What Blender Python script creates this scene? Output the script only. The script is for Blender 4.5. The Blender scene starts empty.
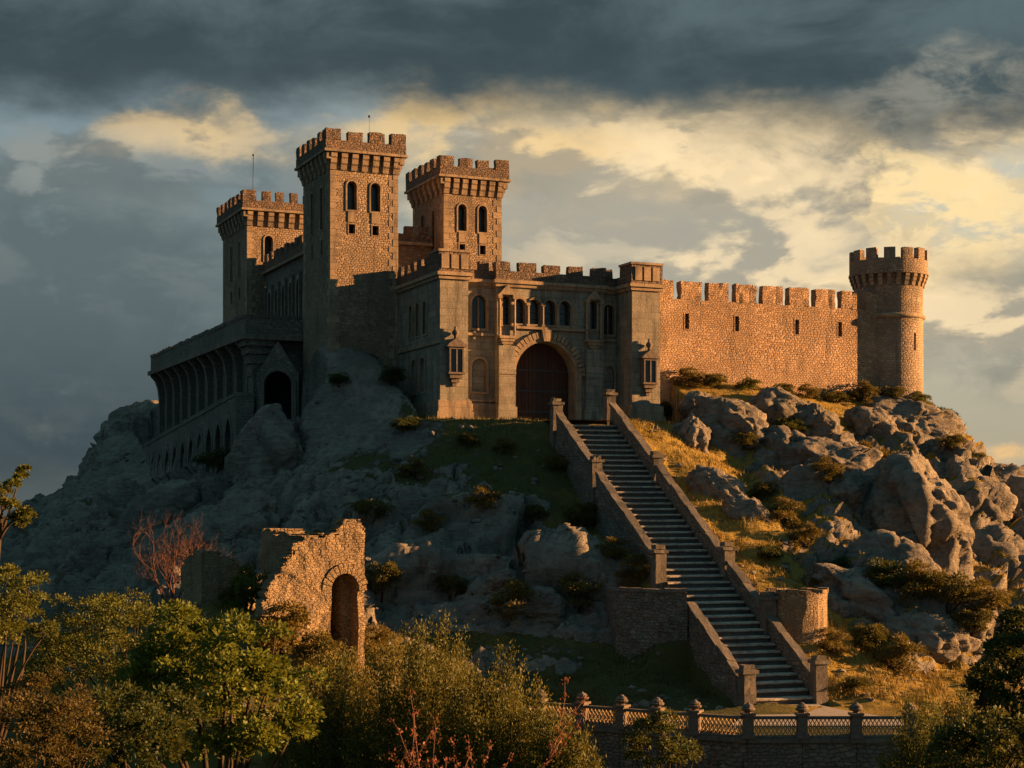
import bpy, bmesh, math, random
import numpy as np
from mathutils import Vector, Matrix, Euler
from mathutils.geometry import tessellate_polygon
from mathutils.bvhtree import BVHTree

R = math.radians
random.seed(11)
rng = np.random.default_rng(11)
scene = bpy.context.scene
COL = scene.collection

# ------------------------------------------------------------------ camera
FPX = 1648.0            # focal length in pixels of the 1024 wide picture
CX, HY = 512.0, 513.0   # vanishing point of the view axis (eye level at row 513)
cam_d = bpy.data.cameras.new('camera')
cam = bpy.data.objects.new('camera', cam_d)
COL.objects.link(cam)
cam.location = (0, 0, 0)
cam.rotation_euler = (R(90), 0, 0)
cam_d.sensor_width = 36.0
cam_d.lens = 36.0 * FPX / 1024.0
cam_d.shift_y = (HY - 384.0) / 1024.0
cam_d.clip_start = 0.5
cam_d.clip_end = 20000
scene.camera = cam

# ------------------------------------------------------------------ light
SUN_AZ = 6.0     # degrees from +x (picture right) towards +y (away)
SUN_EL = 10.5
EXPO = 2.2
scene.view_settings.view_transform = 'Standard'
scene.view_settings.look = 'None'
scene.view_settings.gamma = 1.0
scene.view_settings.use_curve_mapping = False
scene.view_settings.exposure = EXPO
sun_d = bpy.data.lights.new('sun', 'SUN')
sun_d.energy = 4.5
sun_d.angle = R(0.5)
sun_d.color = (1.0, 0.49, 0.175)
sun = bpy.data.objects.new('sun', sun_d)
COL.objects.link(sun)
sdir = Vector((math.cos(R(SUN_EL)) * math.cos(R(SUN_AZ)), math.cos(R(SUN_EL)) * math.sin(R(SUN_AZ)), math.sin(R(SUN_EL))))
sun.rotation_euler = (-sdir).to_track_quat('-Z', 'Y').to_euler()

# ------------------------------------------------------------------ world: low sun sky under a broken dark cloud deck
W = bpy.data.worlds.new('World')
scene.world = W
W.use_nodes = True
nt = W.node_tree
nt.nodes.clear()


class NB:
    """small node-graph writer"""
    def __init__(s, tree):
        s.t = tree

    def n(s, kind, **kw):
        nd = s.t.nodes.new(kind)
        for k, v in kw.items():
            setattr(nd, k, v)
        return nd

    def put(s, sock, v):
        if isinstance(v, bpy.types.NodeSocket):
            s.t.links.new(v, sock)
        elif v is not None:
            if isinstance(v, (tuple, list)) and len(v) == 3 and sock.type == 'RGBA':
                v = (*v, 1.0)
            sock.default_value = v

    def math(s, op, a, b=None, c=None, clamp=False):
        nd = s.n('ShaderNodeMath', operation=op, use_clamp=clamp)
        s.put(nd.inputs[0], a)
        if b is not None:
            s.put(nd.inputs[1], b)
        if c is not None:
            s.put(nd.inputs[2], c)
        return nd.outputs[0]

    def vmath(s, op, a, b=None, sc=None):
        nd = s.n('ShaderNodeVectorMath', operation=op)
        s.put(nd.inputs[0], a)
        if b is not None:
            s.put(nd.inputs[1], b)
        if sc is not None:
            s.put(nd.inputs['Scale'], sc)
        return nd.outputs['Value'] if op in ('LENGTH', 'DOT_PRODUCT', 'DISTANCE') else nd.outputs[0]

    def smooth(s, v, a, b, lo=0.0, hi=1.0, kind='SMOOTHSTEP'):
        nd = s.n('ShaderNodeMapRange', interpolation_type=kind)
        s.put(nd.inputs['Value'], v)
        s.put(nd.inputs['From Min'], a)
        s.put(nd.inputs['From Max'], b)
        s.put(nd.inputs['To Min'], lo)
        s.put(nd.inputs['To Max'], hi)
        return nd.outputs[0]

    def mix(s, f, a, b, blend='MIX'):
        nd = s.n('ShaderNodeMix', data_type='RGBA', blend_type=blend)
        s.put(nd.inputs[0], f)
        s.put(nd.inputs[6], a)
        s.put(nd.inputs[7], b)
        return nd.outputs[2]

    def noise(s, vec, scale, detail=4.0, rough=0.55, dist=0.0, dim='3D'):
        nd = s.n('ShaderNodeTexNoise', noise_dimensions=dim)
        s.put(nd.inputs['Vector'], vec)
        s.put(nd.inputs['Scale'], scale)
        s.put(nd.inputs['Detail'], detail)
        s.put(nd.inputs['Roughness'], rough)
        s.put(nd.inputs['Distortion'], dist)
        return nd

    def xyz(s, x, y, z):
        nd = s.n('ShaderNodeCombineXYZ')
        s.put(nd.inputs[0], x)
        s.put(nd.inputs[1], y)
        s.put(nd.inputs[2], z)
        return nd.outputs[0]

    def sep(s, v):
        nd = s.n('ShaderNodeSeparateXYZ')
        s.put(nd.inputs[0], v)
        return nd.outputs


def build_world():
    b = NB(nt)
    out = b.n('ShaderNodeOutputWorld')
    bg = b.n('ShaderNodeBackground')
    nt.links.new(bg.outputs[0], out.inputs[0])
    STR = 0.1
    bg.inputs['Strength'].default_value = STR
    K = 2.0 ** (-EXPO) / STR           # cloud radiances below are written as displayed

    def C(r, g, bl, k=1.0):
        return (r * K * k, g * K * k, bl * K * k)
    sky = b.n('ShaderNodeTexSky', sky_type='NISHITA')
    sky.sun_disc = False
    sky.sun_elevation = R(SUN_EL)
    sky.sun_rotation = R(90.0 - SUN_AZ)
    sky.dust_density = 2.5
    tc = b.n('ShaderNodeTexCoord')
    d = b.vmath('NORMALIZE', tc.outputs['Generated'])
    x, y, z = b.sep(d)
    az = b.math('ARCTAN2', x, y)
    el = b.math('ARCSINE', z)
    # cloud-space vector: direction with the height stretched, so clouds lie in flat banks
    cv = b.xyz(b.math('MULTIPLY', x, 1.0), b.math('MULTIPLY', y, 1.0), b.math('MULTIPLY', z, 2.0))
    w1 = b.noise(cv, 5.0, 6.0, 0.58)
    w2 = b.noise(cv, 15.0, 8.0, 0.62)
    wv = b.vmath('SUBTRACT', w1.outputs['Color'], (0.5, 0.5, 0.5))
    wv2 = b.vmath('SUBTRACT', w2.outputs['Color'], (0.5, 0.5, 0.5))
    warp = b.vmath('ADD', b.vmath('SCALE', wv, sc=0.22), b.vmath('SCALE', wv2, sc=0.10))
    wx, wy, wz = b.sep(warp)
    ax = b.math('ADD', az, wx)
    ey = b.math('ADD', el, b.math('MULTIPLY', wy, 0.55))
    fb = b.noise(cv, 9.0, 9.0, 0.6, 0.4).outputs['Fac']
    fb2 = b.noise(b.vmath('ADD', cv, (3.1, 1.7, 0.4)), 22.0, 8.0, 0.62, 0.3).outputs['Fac']

    def blob(px, py, rx, ry, soft, X=ax, Y=ey):
        cx, cy = (px - CX) / FPX, (HY - py) / FPX
        u = b.math('DIVIDE', b.math('SUBTRACT', X, cx), rx / FPX)
        v = b.math('DIVIDE', b.math('SUBTRACT', Y, cy), ry / FPX)
        r = b.math('SQRT', b.math('ADD', b.math('MULTIPLY', u, u), b.math('MULTIPLY', v, v)))
        return b.smooth(r, 1.0 + soft, 1.0 - soft)
    # clear sky low between the clouds, tinted by distance from the sun
    side = b.smooth(az, -0.22, 0.24)
    low = b.smooth(el, -0.02, 0.13)
    left = b.mix(low, C(.060, .088, .100), C(.165, .215, .225))
    right = b.mix(low, C(.42, .35, .24), C(.50, .46, .35))
    base = b.mix(side, left, right)
    base = b.mix(0.12, base, sky.outputs[0])
    c = base
    # cream lit clouds around the bright gap
    m = b.math('MULTIPLY', blob(800, 200, 340, 105, 0.55), b.smooth(fb, 0.34, 0.50))
    c = b.mix(m, c, C(.80, .61, .33))
    m = b.math('MULTIPLY', blob(790, 185, 330, 90, 0.6), b.smooth(fb2, 0.45, 0.54))
    c = b.mix(m, c, C(1.02, .77, .43))
    m = b.math('MULTIPLY', blob(560, 175, 170, 60, 0.6), b.smooth(fb, 0.42, 0.60))
    c = b.mix(m, c, C(.74, .56, .30))
    m = b.math('MULTIPLY', blob(960, 190, 120, 60, 0.6), b.smooth(fb2, 0.40, 0.62))
    c = b.mix(m, c, C(1.0, .76, .38))
    # grey bellies over it
    g = b.smooth(b.noise(b.vmath('ADD', cv, (0.35, 0.2, 1.3)), 7.0, 9.0, 0.6, 0.5).outputs['Fac'], 0.48, 0.54)
    m = b.math('MULTIPLY', g, blob(760, 225, 380, 110, 0.6))
    c = b.mix(b.math('MULTIPLY', m, 0.9), c, b.mix(b.smooth(fb2, .4, .62), C(.30, .28, .23), C(.55, .46, .30)))
    m = b.math('MULTIPLY', blob(620, 238, 175, 62, 0.35), b.smooth(fb2, 0.25, 0.45))
    c = b.mix(b.math('MULTIPLY', m, 0.9), c, C(.42, .395, .32))
    m = blob(745, 190, 46, 9, 0.6)
    c = b.mix(b.math('MULTIPLY', m, 0.9), c, C(.25, .25, .22))
    m = blob(860, 178, 60, 9, 0.7)
    c = b.mix(b.math('MULTIPLY', m, 0.8), c, C(.30, .27, .21))
    # right hand grey bank and the orange puff under it
    m = b.math('MULTIPLY', blob(1005, 318, 120, 50, 0.6), b.smooth(fb, 0.25, 0.55))
    c = b.mix(b.math('MULTIPLY', m, 0.75), c, C(.225, .225, .195))
    m = blob(995, 400, 160, 40, 0.8)
    c = b.mix(b.math('MULTIPLY', m, 0.5), c, C(.36, .325, .25))
    m = b.math('MULTIPLY', blob(1010, 444, 44, 15, 0.7), b.smooth(fb2, 0.35, 0.6))
    c = b.mix(m, c, C(.90, .56, .24))
    # left: slate bank with lit tops
    m = b.math('MULTIPLY', blob(60, 330, 250, 135, 0.45), b.smooth(fb, 0.15, 0.42))
    c = b.mix(m, c, b.mix(b.smooth(el, 0.0, 0.16), C(.046, .068, .080), C(.115, .155, .165)))
    m = b.math('MULTIPLY', blob(215, 215, 120, 40, 0.6), b.smooth(fb2, 0.35, 0.6))
    c = b.mix(b.math('MULTIPLY', m, 0.7), c, C(.20, .23, .22))
    m = b.math('MULTIPLY', blob(150, 158, 75, 32, 0.55), b.smooth(fb2, 0.40, 0.58))
    c = b.mix(m, c, C(.72, .50, .25))
    m = b.math('MULTIPLY', blob(425, 145, 62, 34, 0.6), b.smooth(fb2, 0.38, 0.58))
    c = b.mix(m, c, C(.85, .60, .28))
    m = b.math('MULTIPLY', blob(40, 385, 120, 14, 0.8), b.smooth(fb2, 0.4, 0.6))
    c = b.mix(b.math('MULTIPLY', m, 0.12), c, C(.20, .21, .19))
    # broken cumulus all along the gap: bright on the side that looks towards the sun
    def dens(v):
        return b.noise(v, 9.0, 9.0, 0.55, 0.3).outputs['Fac']
    cv3 = b.vmath('MULTIPLY', cv, (1.0, 1.0, 1.1))
    d0 = dens(cv3)
    d1 = dens(b.vmath('ADD', cv3, (0.026, 0.0, 0.020)))
    rel = b.smooth(b.math('SUBTRACT', d0, d1), -0.035, 0.055)
    cov = b.smooth(d0, 0.42, 0.57)
    warm = b.math('MULTIPLY', b.smooth(ax, -0.10, 0.10), b.smooth(b.math('ADD', ey, b.math('MULTIPLY', ax, 0.22)), 0.085, 0.16))
    shc = b.mix(warm, b.mix(b.smooth(el, .03, .17), C(.060, .085, .098), C(.125, .165, .172)), C(.44, .39, .29))
    lic = b.mix(warm, b.mix(b.smooth(el, .05, .19), C(.075, .103, .115), C(.20, .235, .235)), C(1.08, .83, .49))
    m = b.math('MULTIPLY', cov, b.math('MULTIPLY', b.smooth(el, 0.05, 0.11), 0.72))
    c = b.mix(m, c, b.mix(rel, shc, lic))
    m = b.math('MULTIPLY', blob(640, 245, 190, 55, 0.5), b.smooth(d0, 0.62, 0.42))
    c = b.mix(b.math('MULTIPLY', m, 0.8), c, b.mix(rel, C(.40, .375, .305), C(.58, .51, .37)))
    for (px_, py_, rx_, ry_, k_) in ((150, 150, 80, 30, .9), (250, 165, 60, 24, .6), (425, 140, 70, 34, .9), (545, 172, 60, 22, .9), (600, 165, 50, 16, .7)):
        m = b.math('MULTIPLY', blob(px_, py_, rx_, ry_, 0.6), b.smooth(d0, 0.40, 0.52))
        c = b.mix(b.math('MULTIPLY', m, k_), c, b.mix(rel, C(.46, .38, .26), C(.92, .66, .33)))
    m = b.math('MULTIPLY', blob(60, 185, 150, 45, 0.7), b.smooth(d0, 0.36, 0.56))
    c = b.mix(b.math('MULTIPLY', m, 0.6), c, b.mix(rel, C(.17, .20, .20), C(.33, .35, .32)))
    # the dark deck overhead, its ragged lower rim nearer the top on the right
    rim = b.math('ADD', 0.222, b.math('MULTIPLY', az, -0.035))
    ed = b.math('SUBTRACT', b.math('ADD', el, b.math('ADD', b.math('MULTIPLY', wy, 0.30), b.math('MULTIPLY', wz, 0.25))), rim)
    deck = b.smooth(ed, -0.014, 0.034)
    dcol = b.mix(b.smooth(fb, 0.36, 0.68), C(.044, .070, .080), C(.105, .150, .163))
    dcol = b.mix(b.smooth(ed, 0.085, 0.0), dcol, C(.052, .078, .088))
    c = b.mix(deck, c, dcol)
    m = b.math('MULTIPLY', blob(960, 92, 110, 26, 0.6), b.smooth(fb2, 0.40, 0.62))
    c = b.mix(b.math('MULTIPLY', m, 0.6), c, C(.36, .345, .28))
    # round the rest of the dome: slate overcast, paler round the zenith
    dome = b.smooth(el, 0.42, 0.8)
    c = b.mix(dome, c, C(.112, .215, .250))
    behind = b.smooth(y, 0.55, 0.0)
    c = b.mix(b.math('MULTIPLY', behind, 0.85), c, C(.098, .215, .262))
    nt.links.new(c, bg.inputs['Color'])


build_world()

# ------------------------------------------------------------------ materials
MATS = {}


def newmat(name):
    m = bpy.data.materials.new(name)
    m.use_nodes = True
    t = m.node_tree
    t.nodes.clear()
    out = t.nodes.new('ShaderNodeOutputMaterial')
    p = t.nodes.new('ShaderNodeBsdfPrincipled')
    t.links.new(p.outputs[0], out.inputs[0])
    MATS[name] = m
    return m, NB(t), p, out


def bump(b, p, height, strength=1.0, dist=0.05):
    nd = b.n('ShaderNodeBump')
    nd.inputs['Strength'].default_value = strength
    nd.inputs['Distance'].default_value = dist
    b.put(nd.inputs['Height'], height)
    b.t.links.new(nd.outputs[0], p.inputs['Normal'])


def masonry(name, c1, c2, c3, sw, sh, rnd=0.7, warp=0.05, bdist=0.05, bstr=0.8, mortar=(.10, .09, .08), edge=0.06):
    """small hand-laid stones: stretched cells in wall metres, mortar sunk between them"""
    m, b, p, _ = newmat(name)
    uv = b.n('ShaderNodeUVMap').outputs[0]
    nz = b.noise(uv, 1.7, 3.0, 0.6, dim='2D')
    off = b.vmath('SCALE', b.vmath('SUBTRACT', nz.outputs['Color'], (.5, .5, .5)), sc=warp * 4)
    v = b.vmath('ADD', uv, off)
    rep = b.noise(b.vmath('ADD', uv, (3.3, 8.8, 0)), 0.22, 2.0, 0.4, dim='2D').outputs['Fac']
    k = b.math('ADD', 1.0, b.math('MULTIPLY', b.math('GREATER_THAN', rep, 0.54), -0.20))
    v = b.vmath('MULTIPLY', v, b.xyz(b.math('DIVIDE', k, sw), b.math('DIVIDE', k, sh), 1.0))
    sx, sy, sz = b.sep(v)      # every second course shifted by half a stone
    v = b.xyz(b.math('ADD', sx, b.math('MULTIPLY', b.math('FLOOR', sy), 0.5)), sy, 0.0)
    vo = b.n('ShaderNodeTexVoronoi', voronoi_dimensions='2D', feature='F1')
    b.put(vo.inputs['Vector'], v)
    vo.inputs['Scale'].default_value = 1.0
    vo.inputs['Randomness'].default_value = rnd
    ve = b.n('ShaderNodeTexVoronoi', voronoi_dimensions='2D', feature='DISTANCE_TO_EDGE')
    b.put(ve.inputs['Vector'], v)
    ve.inputs['Scale'].default_value = 1.0
    ve.inputs['Randomness'].default_value = rnd
    r, g, bl = b.sep(vo.outputs['Color'])
    col = b.mix(r, c1, c2)
    col = b.mix(b.smooth(g, 0.62, 0.9), col, c3)
    big = b.noise(uv, 0.35, 5.0, 0.6, dim='2D').outputs['Fac']
    fine = b.noise(uv, 14.0, 3.0, 0.6, dim='2D').outputs['Fac']
    stain = b.noise(b.vmath('MULTIPLY', uv, (1.4, 0.22, 1)), 1.0, 5.0, 0.65, dim='2D').outputs['Fac']
    patch = b.noise(b.vmath('ADD', uv, (31.0, 17.0, 0)), 0.16, 6.0, 0.62, 0.6, dim='2D').outputs['Fac']
    col = b.mix(b.smooth(patch, 0.50, 0.62, 0.0, 0.5), col, c3)
    col = b.mix(b.smooth(big, 0.38, 0.66, 0.0, 0.65), col, b.mix(0.5, c1, (.06, .055, .05)))
    moss = b.noise(b.vmath('ADD', uv, (7.0, 61.0, 0)), 0.5, 7.0, 0.7, dim='2D').outputs['Fac']
    col = b.mix(b.smooth(moss, 0.60, 0.70, 0.0, 0.5), col, (.085, .08, .045))
    col = b.mix(b.smooth(stain, 0.52, 0.72, 0.0, 0.55), col, (.055, .05, .046))
    col = b.mix(b.smooth(fine, 0.3, 0.7, 0.0, 0.35), col, c1)
    joint = b.smooth(ve.outputs['Distance'], 0.0, edge)
    col = b.mix(joint, mortar, col)
    b.put(p.inputs['Base Color'], col)
    p.inputs['Roughness'].default_value = 0.92
    p.inputs['Specular IOR Level'].default_value = 0.2
    h = b.math('ADD', b.math('MULTIPLY', b.smooth(ve.outputs['Distance'], 0.0, edge * 3.2), 1.0),
               b.math('ADD', b.math('MULTIPLY', bl, 0.55), b.math('MULTIPLY', fine, 0.5)))
    bump(b, p, h, bstr, bdist)
    return m


def ashlar(name, c1, c2, bw, bh, mort=0.012, bstr=0.5, bdist=0.03, dirt=0.6):
    m, b, p, _ = newmat(name)
    uv = b.n('ShaderNodeUVMap').outputs[0]
    nz = b.noise(uv, 3.0, 2.0, 0.6, dim='2D')
    v = b.vmath('ADD', uv, b.vmath('SCALE', b.vmath('SUBTRACT', nz.outputs['Color'], (.5, .5, .5)), sc=0.05))
    br = b.n('ShaderNodeTexBrick')
    b.put(br.inputs['Vector'], v)
    br.inputs['Scale'].default_value = 1.0
    br.inputs['Brick Width'].default_value = bw
    br.inputs['Row Height'].default_value = bh
    br.inputs['Mortar Size'].default_value = mort
    br.inputs['Mortar Smooth'].default_value = 0.3
    br.inputs['Bias'].default_value = 0.0
    br.inputs['Color1'].default_value = (*c1, 1)
    br.inputs['Color2'].default_value = (*c2, 1)
    br.inputs['Mortar'].default_value = (c1[0] * .45, c1[1] * .45, c1[2] * .45, 1)
    big = b.noise(uv, 0.6, 6.0, 0.65, dim='2D').outputs['Fac']
    fine = b.noise(uv, 9.0, 6.0, 0.7, dim='2D').outputs['Fac']
    stain = b.noise(b.vmath('MULTIPLY', uv, (2.2, 0.28, 1)), 1.0, 6.0, 0.65, dim='2D').outputs['Fac']
    col = b.mix(b.smooth(big, 0.42, 0.68, 0.0, 0.5), br.outputs['Color'], (.075, .072, .066))
    col = b.mix(b.smooth(stain, 0.48, 0.70, 0.0, dirt), col, (.05, .048, .045))
    col = b.mix(b.smooth(fine, 0.35, 0.7, 0.0, 0.5), col, (c2[0] * .55, c2[1] * .55, c2[2] * .55))
    b.put(p.inputs['Base Color'], col)
    p.inputs['Roughness'].default_value = 0.9
    p.inputs['Specular IOR Level'].default_value = 0.2
    h = b.math('ADD', b.math('MULTIPLY', br.outputs['Fac'], -0.8), b.math('MULTIPLY', fine, 1.1))
    bump(b, p, h, bstr, bdist)
    return m


masonry('tower_stone', (.265, .19, .125), (.165, .125, .09), (.34, .26, .18), 0.22, 0.12, edge=0.06, bdist=.06, rnd=.55)
masonry('curtain_stone', (.37, .235, .14), (.215, .145, .095), (.45, .31, .20), 0.23, 0.125, bdist=0.06, edge=0.06, rnd=.6)
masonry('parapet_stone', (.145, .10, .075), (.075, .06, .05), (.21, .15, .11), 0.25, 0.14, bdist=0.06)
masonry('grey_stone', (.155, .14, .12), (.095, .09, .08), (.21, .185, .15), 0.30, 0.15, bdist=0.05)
masonry('ruin_stone', (.235, .165, .095), (.15, .11, .07), (.30, .225, .14), 0.24, 0.085, rnd=0.7, bdist=0.035, bstr=0.8, mortar=(.05, .04, .032), edge=0.05)
masonry('stair_wall_stone', (.17, .145, .12), (.095, .085, .075), (.23, .19, .15), 0.28, 0.14, bdist=0.06, mortar=(.05, .046, .042), edge=0.08)
ashlar('ashlar', (.295, .265, .21), (.215, .195, .158), 0.95, 0.42, bstr=.7, bdist=.05)
ashlar('trim_stone', (.36, .27, .18), (.28, .21, .145), 1.3, 0.7, bdist=0.04)
ashlar('coping_stone', (.18, .155, .13), (.12, .105, .09), 1.1, 2.0, bdist=0.05)
ashlar('skylit_step_stone', (.44, .39, .32), (.33, .29, .24), 1.4, 3.0, bdist=0.04, dirt=0.6)  # tread colour made pale to stand for sky light on the steps
ashlar('shaded_riser_stone', (.12, .11, .10), (.085, .08, .075), 1.4, 3.0, bdist=0.04, dirt=0.6)  # riser colour made dark to stand for shade under the treads


def plain(name, col, rough=0.8, spec=0.3, metal=0.0, nscale=6.0, var=0.5, bdist=0.01):
    m, b, p, _ = newmat(name)
    tc = b.n('ShaderNodeTexCoord').outputs['Object']
    nz = b.noise(tc, nscale, 5.0, 0.6).outputs['Fac']
    b.put(p.inputs['Base Color'], b.mix(b.smooth(nz, 0.3, 0.7, 0.0, var), col, tuple(c * 0.45 for c in col)))
    p.inputs['Roughness'].default_value = rough
    p.inputs['Specular IOR Level'].default_value = spec
    p.inputs['Metallic'].default_value = metal
    bump(b, p, nz, 0.6, bdist)
    return m


plain('dark_glass', (.014, .022, .028), 0.22, 0.5, var=0.3, nscale=3.0, bdist=0.02)
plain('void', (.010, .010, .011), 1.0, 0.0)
plain('iron', (.035, .033, .032), 0.6, 0.5)
plain('lattice_iron', (.36, .25, .15), 0.7, 0.3, nscale=3.0)
plain('bark', (.055, .040, .030), 0.95, 0.1, bdist=0.02)
plain('red_bark', (.135, .070, .050), 0.9, 0.1, bdist=0.02)
plain('path_gravel', (.36, .31, .26), 0.95, 0.1, nscale=4.0, var=0.4, bdist=0.02)
plain('finial_stone', (.15, .12, .10), 0.9, 0.2, nscale=9.0, var=0.7, bdist=0.05)


def wood():
    m, b, p, _ = newmat('door_wood')
    uv = b.n('ShaderNodeUVMap').outputs[0]
    u, v, _z = b.sep(uv)
    fr = b.math('FRACT', b.math('MULTIPLY', u, 1 / 0.26))
    gap = b.math('MULTIPLY', b.smooth(fr, 0.0, 0.08), b.smooth(fr, 1.0, 0.92))
    idn = b.math('FLOOR', b.math('MULTIPLY', u, 1 / 0.26))
    tone = b.n('ShaderNodeTexWhiteNoise', noise_dimensions='1D')
    b.put(tone.inputs['W'], idn)
    grain = b.noise(b.vmath('MULTIPLY', uv, (22, 1.2, 1)), 1.0, 5.0, 0.6, dim='2D').outputs['Fac']
    col = b.mix(tone.outputs['Value'], (.085, .040, .028), (.050, .026, .020))
    col = b.mix(b.smooth(grain, 0.35, 0.7, 0.0, 0.7), col, (.030, .017, .013))
    col = b.mix(gap, (.008, .006, .005), col)
    b.put(p.inputs['Base Color'], col)
    p.inputs['Roughness'].default_value = 0.75
    p.inputs['Specular IOR Level'].default_value = 0.25
    bump(b, p, b.math('ADD', gap, b.math('MULTIPLY', grain, 0.3)), 0.8, 0.03)


wood()


def rock_nodes(b, vec, nrm_z=None):
    n1 = b.noise(vec, 0.35, 7.0, 0.62, 0.4).outputs['Fac']
    n2 = b.noise(vec, 2.4, 7.0, 0.66, 0.2).outputs['Fac']
    st = b.noise(b.vmath('MULTIPLY', vec, (.5, .5, 2.6)), 1.5, 7.0, 0.62, 0.8).outputs['Fac']
    cr = b.n('ShaderNodeTexVoronoi', feature='DISTANCE_TO_EDGE')
    wv = b.vmath('ADD', vec, b.vmath('SCALE', b.noise(vec, 0.8, 4.0, 0.6).outputs['Color'], sc=1.6))
    b.put(cr.inputs['Vector'], b.vmath('MULTIPLY', wv, (1.0, 1.0, 1.5)))
    cr.inputs['Scale'].default_value = 0.55
    crack = b.math('MAXIMUM', b.smooth(cr.outputs['Distance'], 0.0, 0.03), b.smooth(n1, 0.56, 0.40))
    col = b.mix(b.smooth(n1, 0.35, 0.66), (.150, .135, .116), (.250, .220, .182))
    col = b.mix(b.smooth(n2, 0.45, 0.72, 0.0, 0.65), col, (.058, .056, .054))
    col = b.mix(b.smooth(st, 0.50, 0.70, 0.0, 0.45), col, (.27, .24, .20))
    lich = b.noise(b.vmath('ADD', vec, (9, 3, 1)), 1.1, 6.0, 0.7).outputs['Fac']
    col = b.mix(b.smooth(lich, 0.58, 0.68, 0.0, 0.5), col, (.115, .105, .055))
    col = b.mix(crack, b.mix(0.35, col, (.03, .03, .03)), col)
    fine = b.noise(vec, 9.0, 5.0, 0.7).outputs['Fac']
    h = b.math('ADD', b.math('MULTIPLY', n2, 0.9), b.math('ADD', b.math('MULTIPLY', st, 0.9), b.math('ADD', b.math('MULTIPLY', crack, 0.12), b.math('MULTIPLY', fine, 0.22))))
    return col, h


def rock_mat():
    m, b, p, _ = newmat('rock')
    geo = b.n('ShaderNodeNewGeometry')
    col, h = rock_nodes(b, geo.outputs['Position'])
    b.put(p.inputs['Base Color'], col)
    p.inputs['Roughness'].default_value = 0.95
    p.inputs['Specular IOR Level'].default_value = 0.15
    bump(b, p, h, 1.0, 0.32)


rock_mat()


def terrain_mat():
    m, b, p, _ = newmat('hill_ground')
    geo = b.n('ShaderNodeNewGeometry')
    P = geo.outputs['Position']
    rc, rh = rock_nodes(b, P)
    at = b.n('ShaderNodeAttribute', attribute_name='rock')
    dry = b.n('ShaderNodeAttribute', attribute_name='dry')
    g1 = b.noise(P, 0.5, 6.0, 0.6).outputs['Fac']
    g2 = b.noise(P, 5.0, 6.0, 0.7).outputs['Fac']
    green = b.mix(g2, (.040, .042, .016), (.105, .098, .034))
    gold = b.mix(g2, (.15, .105, .026), (.34, .235, .055))
    gc = b.mix(b.smooth(b.math('ADD', dry.outputs['Fac'], b.math('MULTIPLY', b.math('SUBTRACT', g1, 0.5), 1.2)), 0.25, 0.75), green, gold)
    soil = b.noise(b.vmath('ADD', P, (4, 4, 4)), 1.3, 5.0, 0.65).outputs['Fac']
    gc = b.mix(b.smooth(soil, 0.56, 0.70, 0.0, 0.7), gc, (.085, .060, .038))
    brk = b.noise(P, 1.6, 6.0, 0.68).outputs['Fac']
    mk = b.smooth(b.math('ADD', at.outputs['Fac'], b.math('MULTIPLY', b.math('SUBTRACT', brk, 0.5), 0.9)), 0.40, 0.60)
    b.put(p.inputs['Base Color'], b.mix(mk, gc, rc))
    p.inputs['Roughness'].default_value = 0.95
    p.inputs['Specular IOR Level'].default_value = 0.12
    gh = b.math('MULTIPLY', g2, 0.8)
    hn = b.n('ShaderNodeMix', data_type='FLOAT')
    b.put(hn.inputs[0], mk)
    b.put(hn.inputs[2], gh)
    b.put(hn.inputs[3], rh)
    bump(b, p, hn.outputs[0], 1.0, 0.28)


terrain_mat()


def leaf_mat(name, c1, c2, c3=None, trans=0.35, rough=0.6):
    m, b, p, out = newmat(name)
    at = b.n('ShaderNodeAttribute', attribute_name='tint')
    col = b.mix(at.outputs['Fac'], c1, c2)
    if c3:
        col = b.mix(b.smooth(at.outputs['Fac'], 0.86, 0.95), col, c3)
    b.put(p.inputs['Base Color'], col)
    p.inputs['Roughness'].default_value = rough
    p.inputs['Specular IOR Level'].default_value = 0.25
    tr = b.n('ShaderNodeBsdfTranslucent')
    b.put(tr.inputs['Color'], b.mix(0.5, col, (.12, .10, .01)))
    mx = b.n('ShaderNodeMixShader')
    mx.inputs[0].default_value = trans
    b.t.links.new(p.outputs[0], mx.inputs[1])
    b.t.links.new(tr.outputs[0], mx.inputs[2])
    b.t.links.new(mx.outputs[0], out.inputs[0])


leaf_mat('green_leaf', (.045, .082, .012), (.150, .180, .020), (.24, .23, .03), trans=.4)
leaf_mat('olive_leaf', (.052, .070, .012), (.110, .125, .020), (.15, .13, .03))
leaf_mat('dark_leaf', (.022, .040, .012), (.055, .078, .018))
leaf_mat('willow_leaf', (.055, .066, .014), (.125, .125, .022), (.18, .15, .03))
leaf_mat('rust_leaf', (.042, .038, .013), (.090, .066, .020), (.12, .08, .02))
leaf_mat('red_leaf', (.17, .045, .035), (.25, .085, .055))
leaf_mat('dry_leaf', (.095, .070, .018), (.17, .125, .030), (.08, .08, .02))
leaf_mat('scrub_leaf', (.048, .050, .014), (.105, .090, .022), (.14, .10, .03))
leaf_mat('grass_blade', (.060, .060, .014), (.13, .10, .022), trans=0.3)
leaf_mat('gold_blade', (.14, .092, .022), (.28, .18, .040), trans=0.3)


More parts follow.
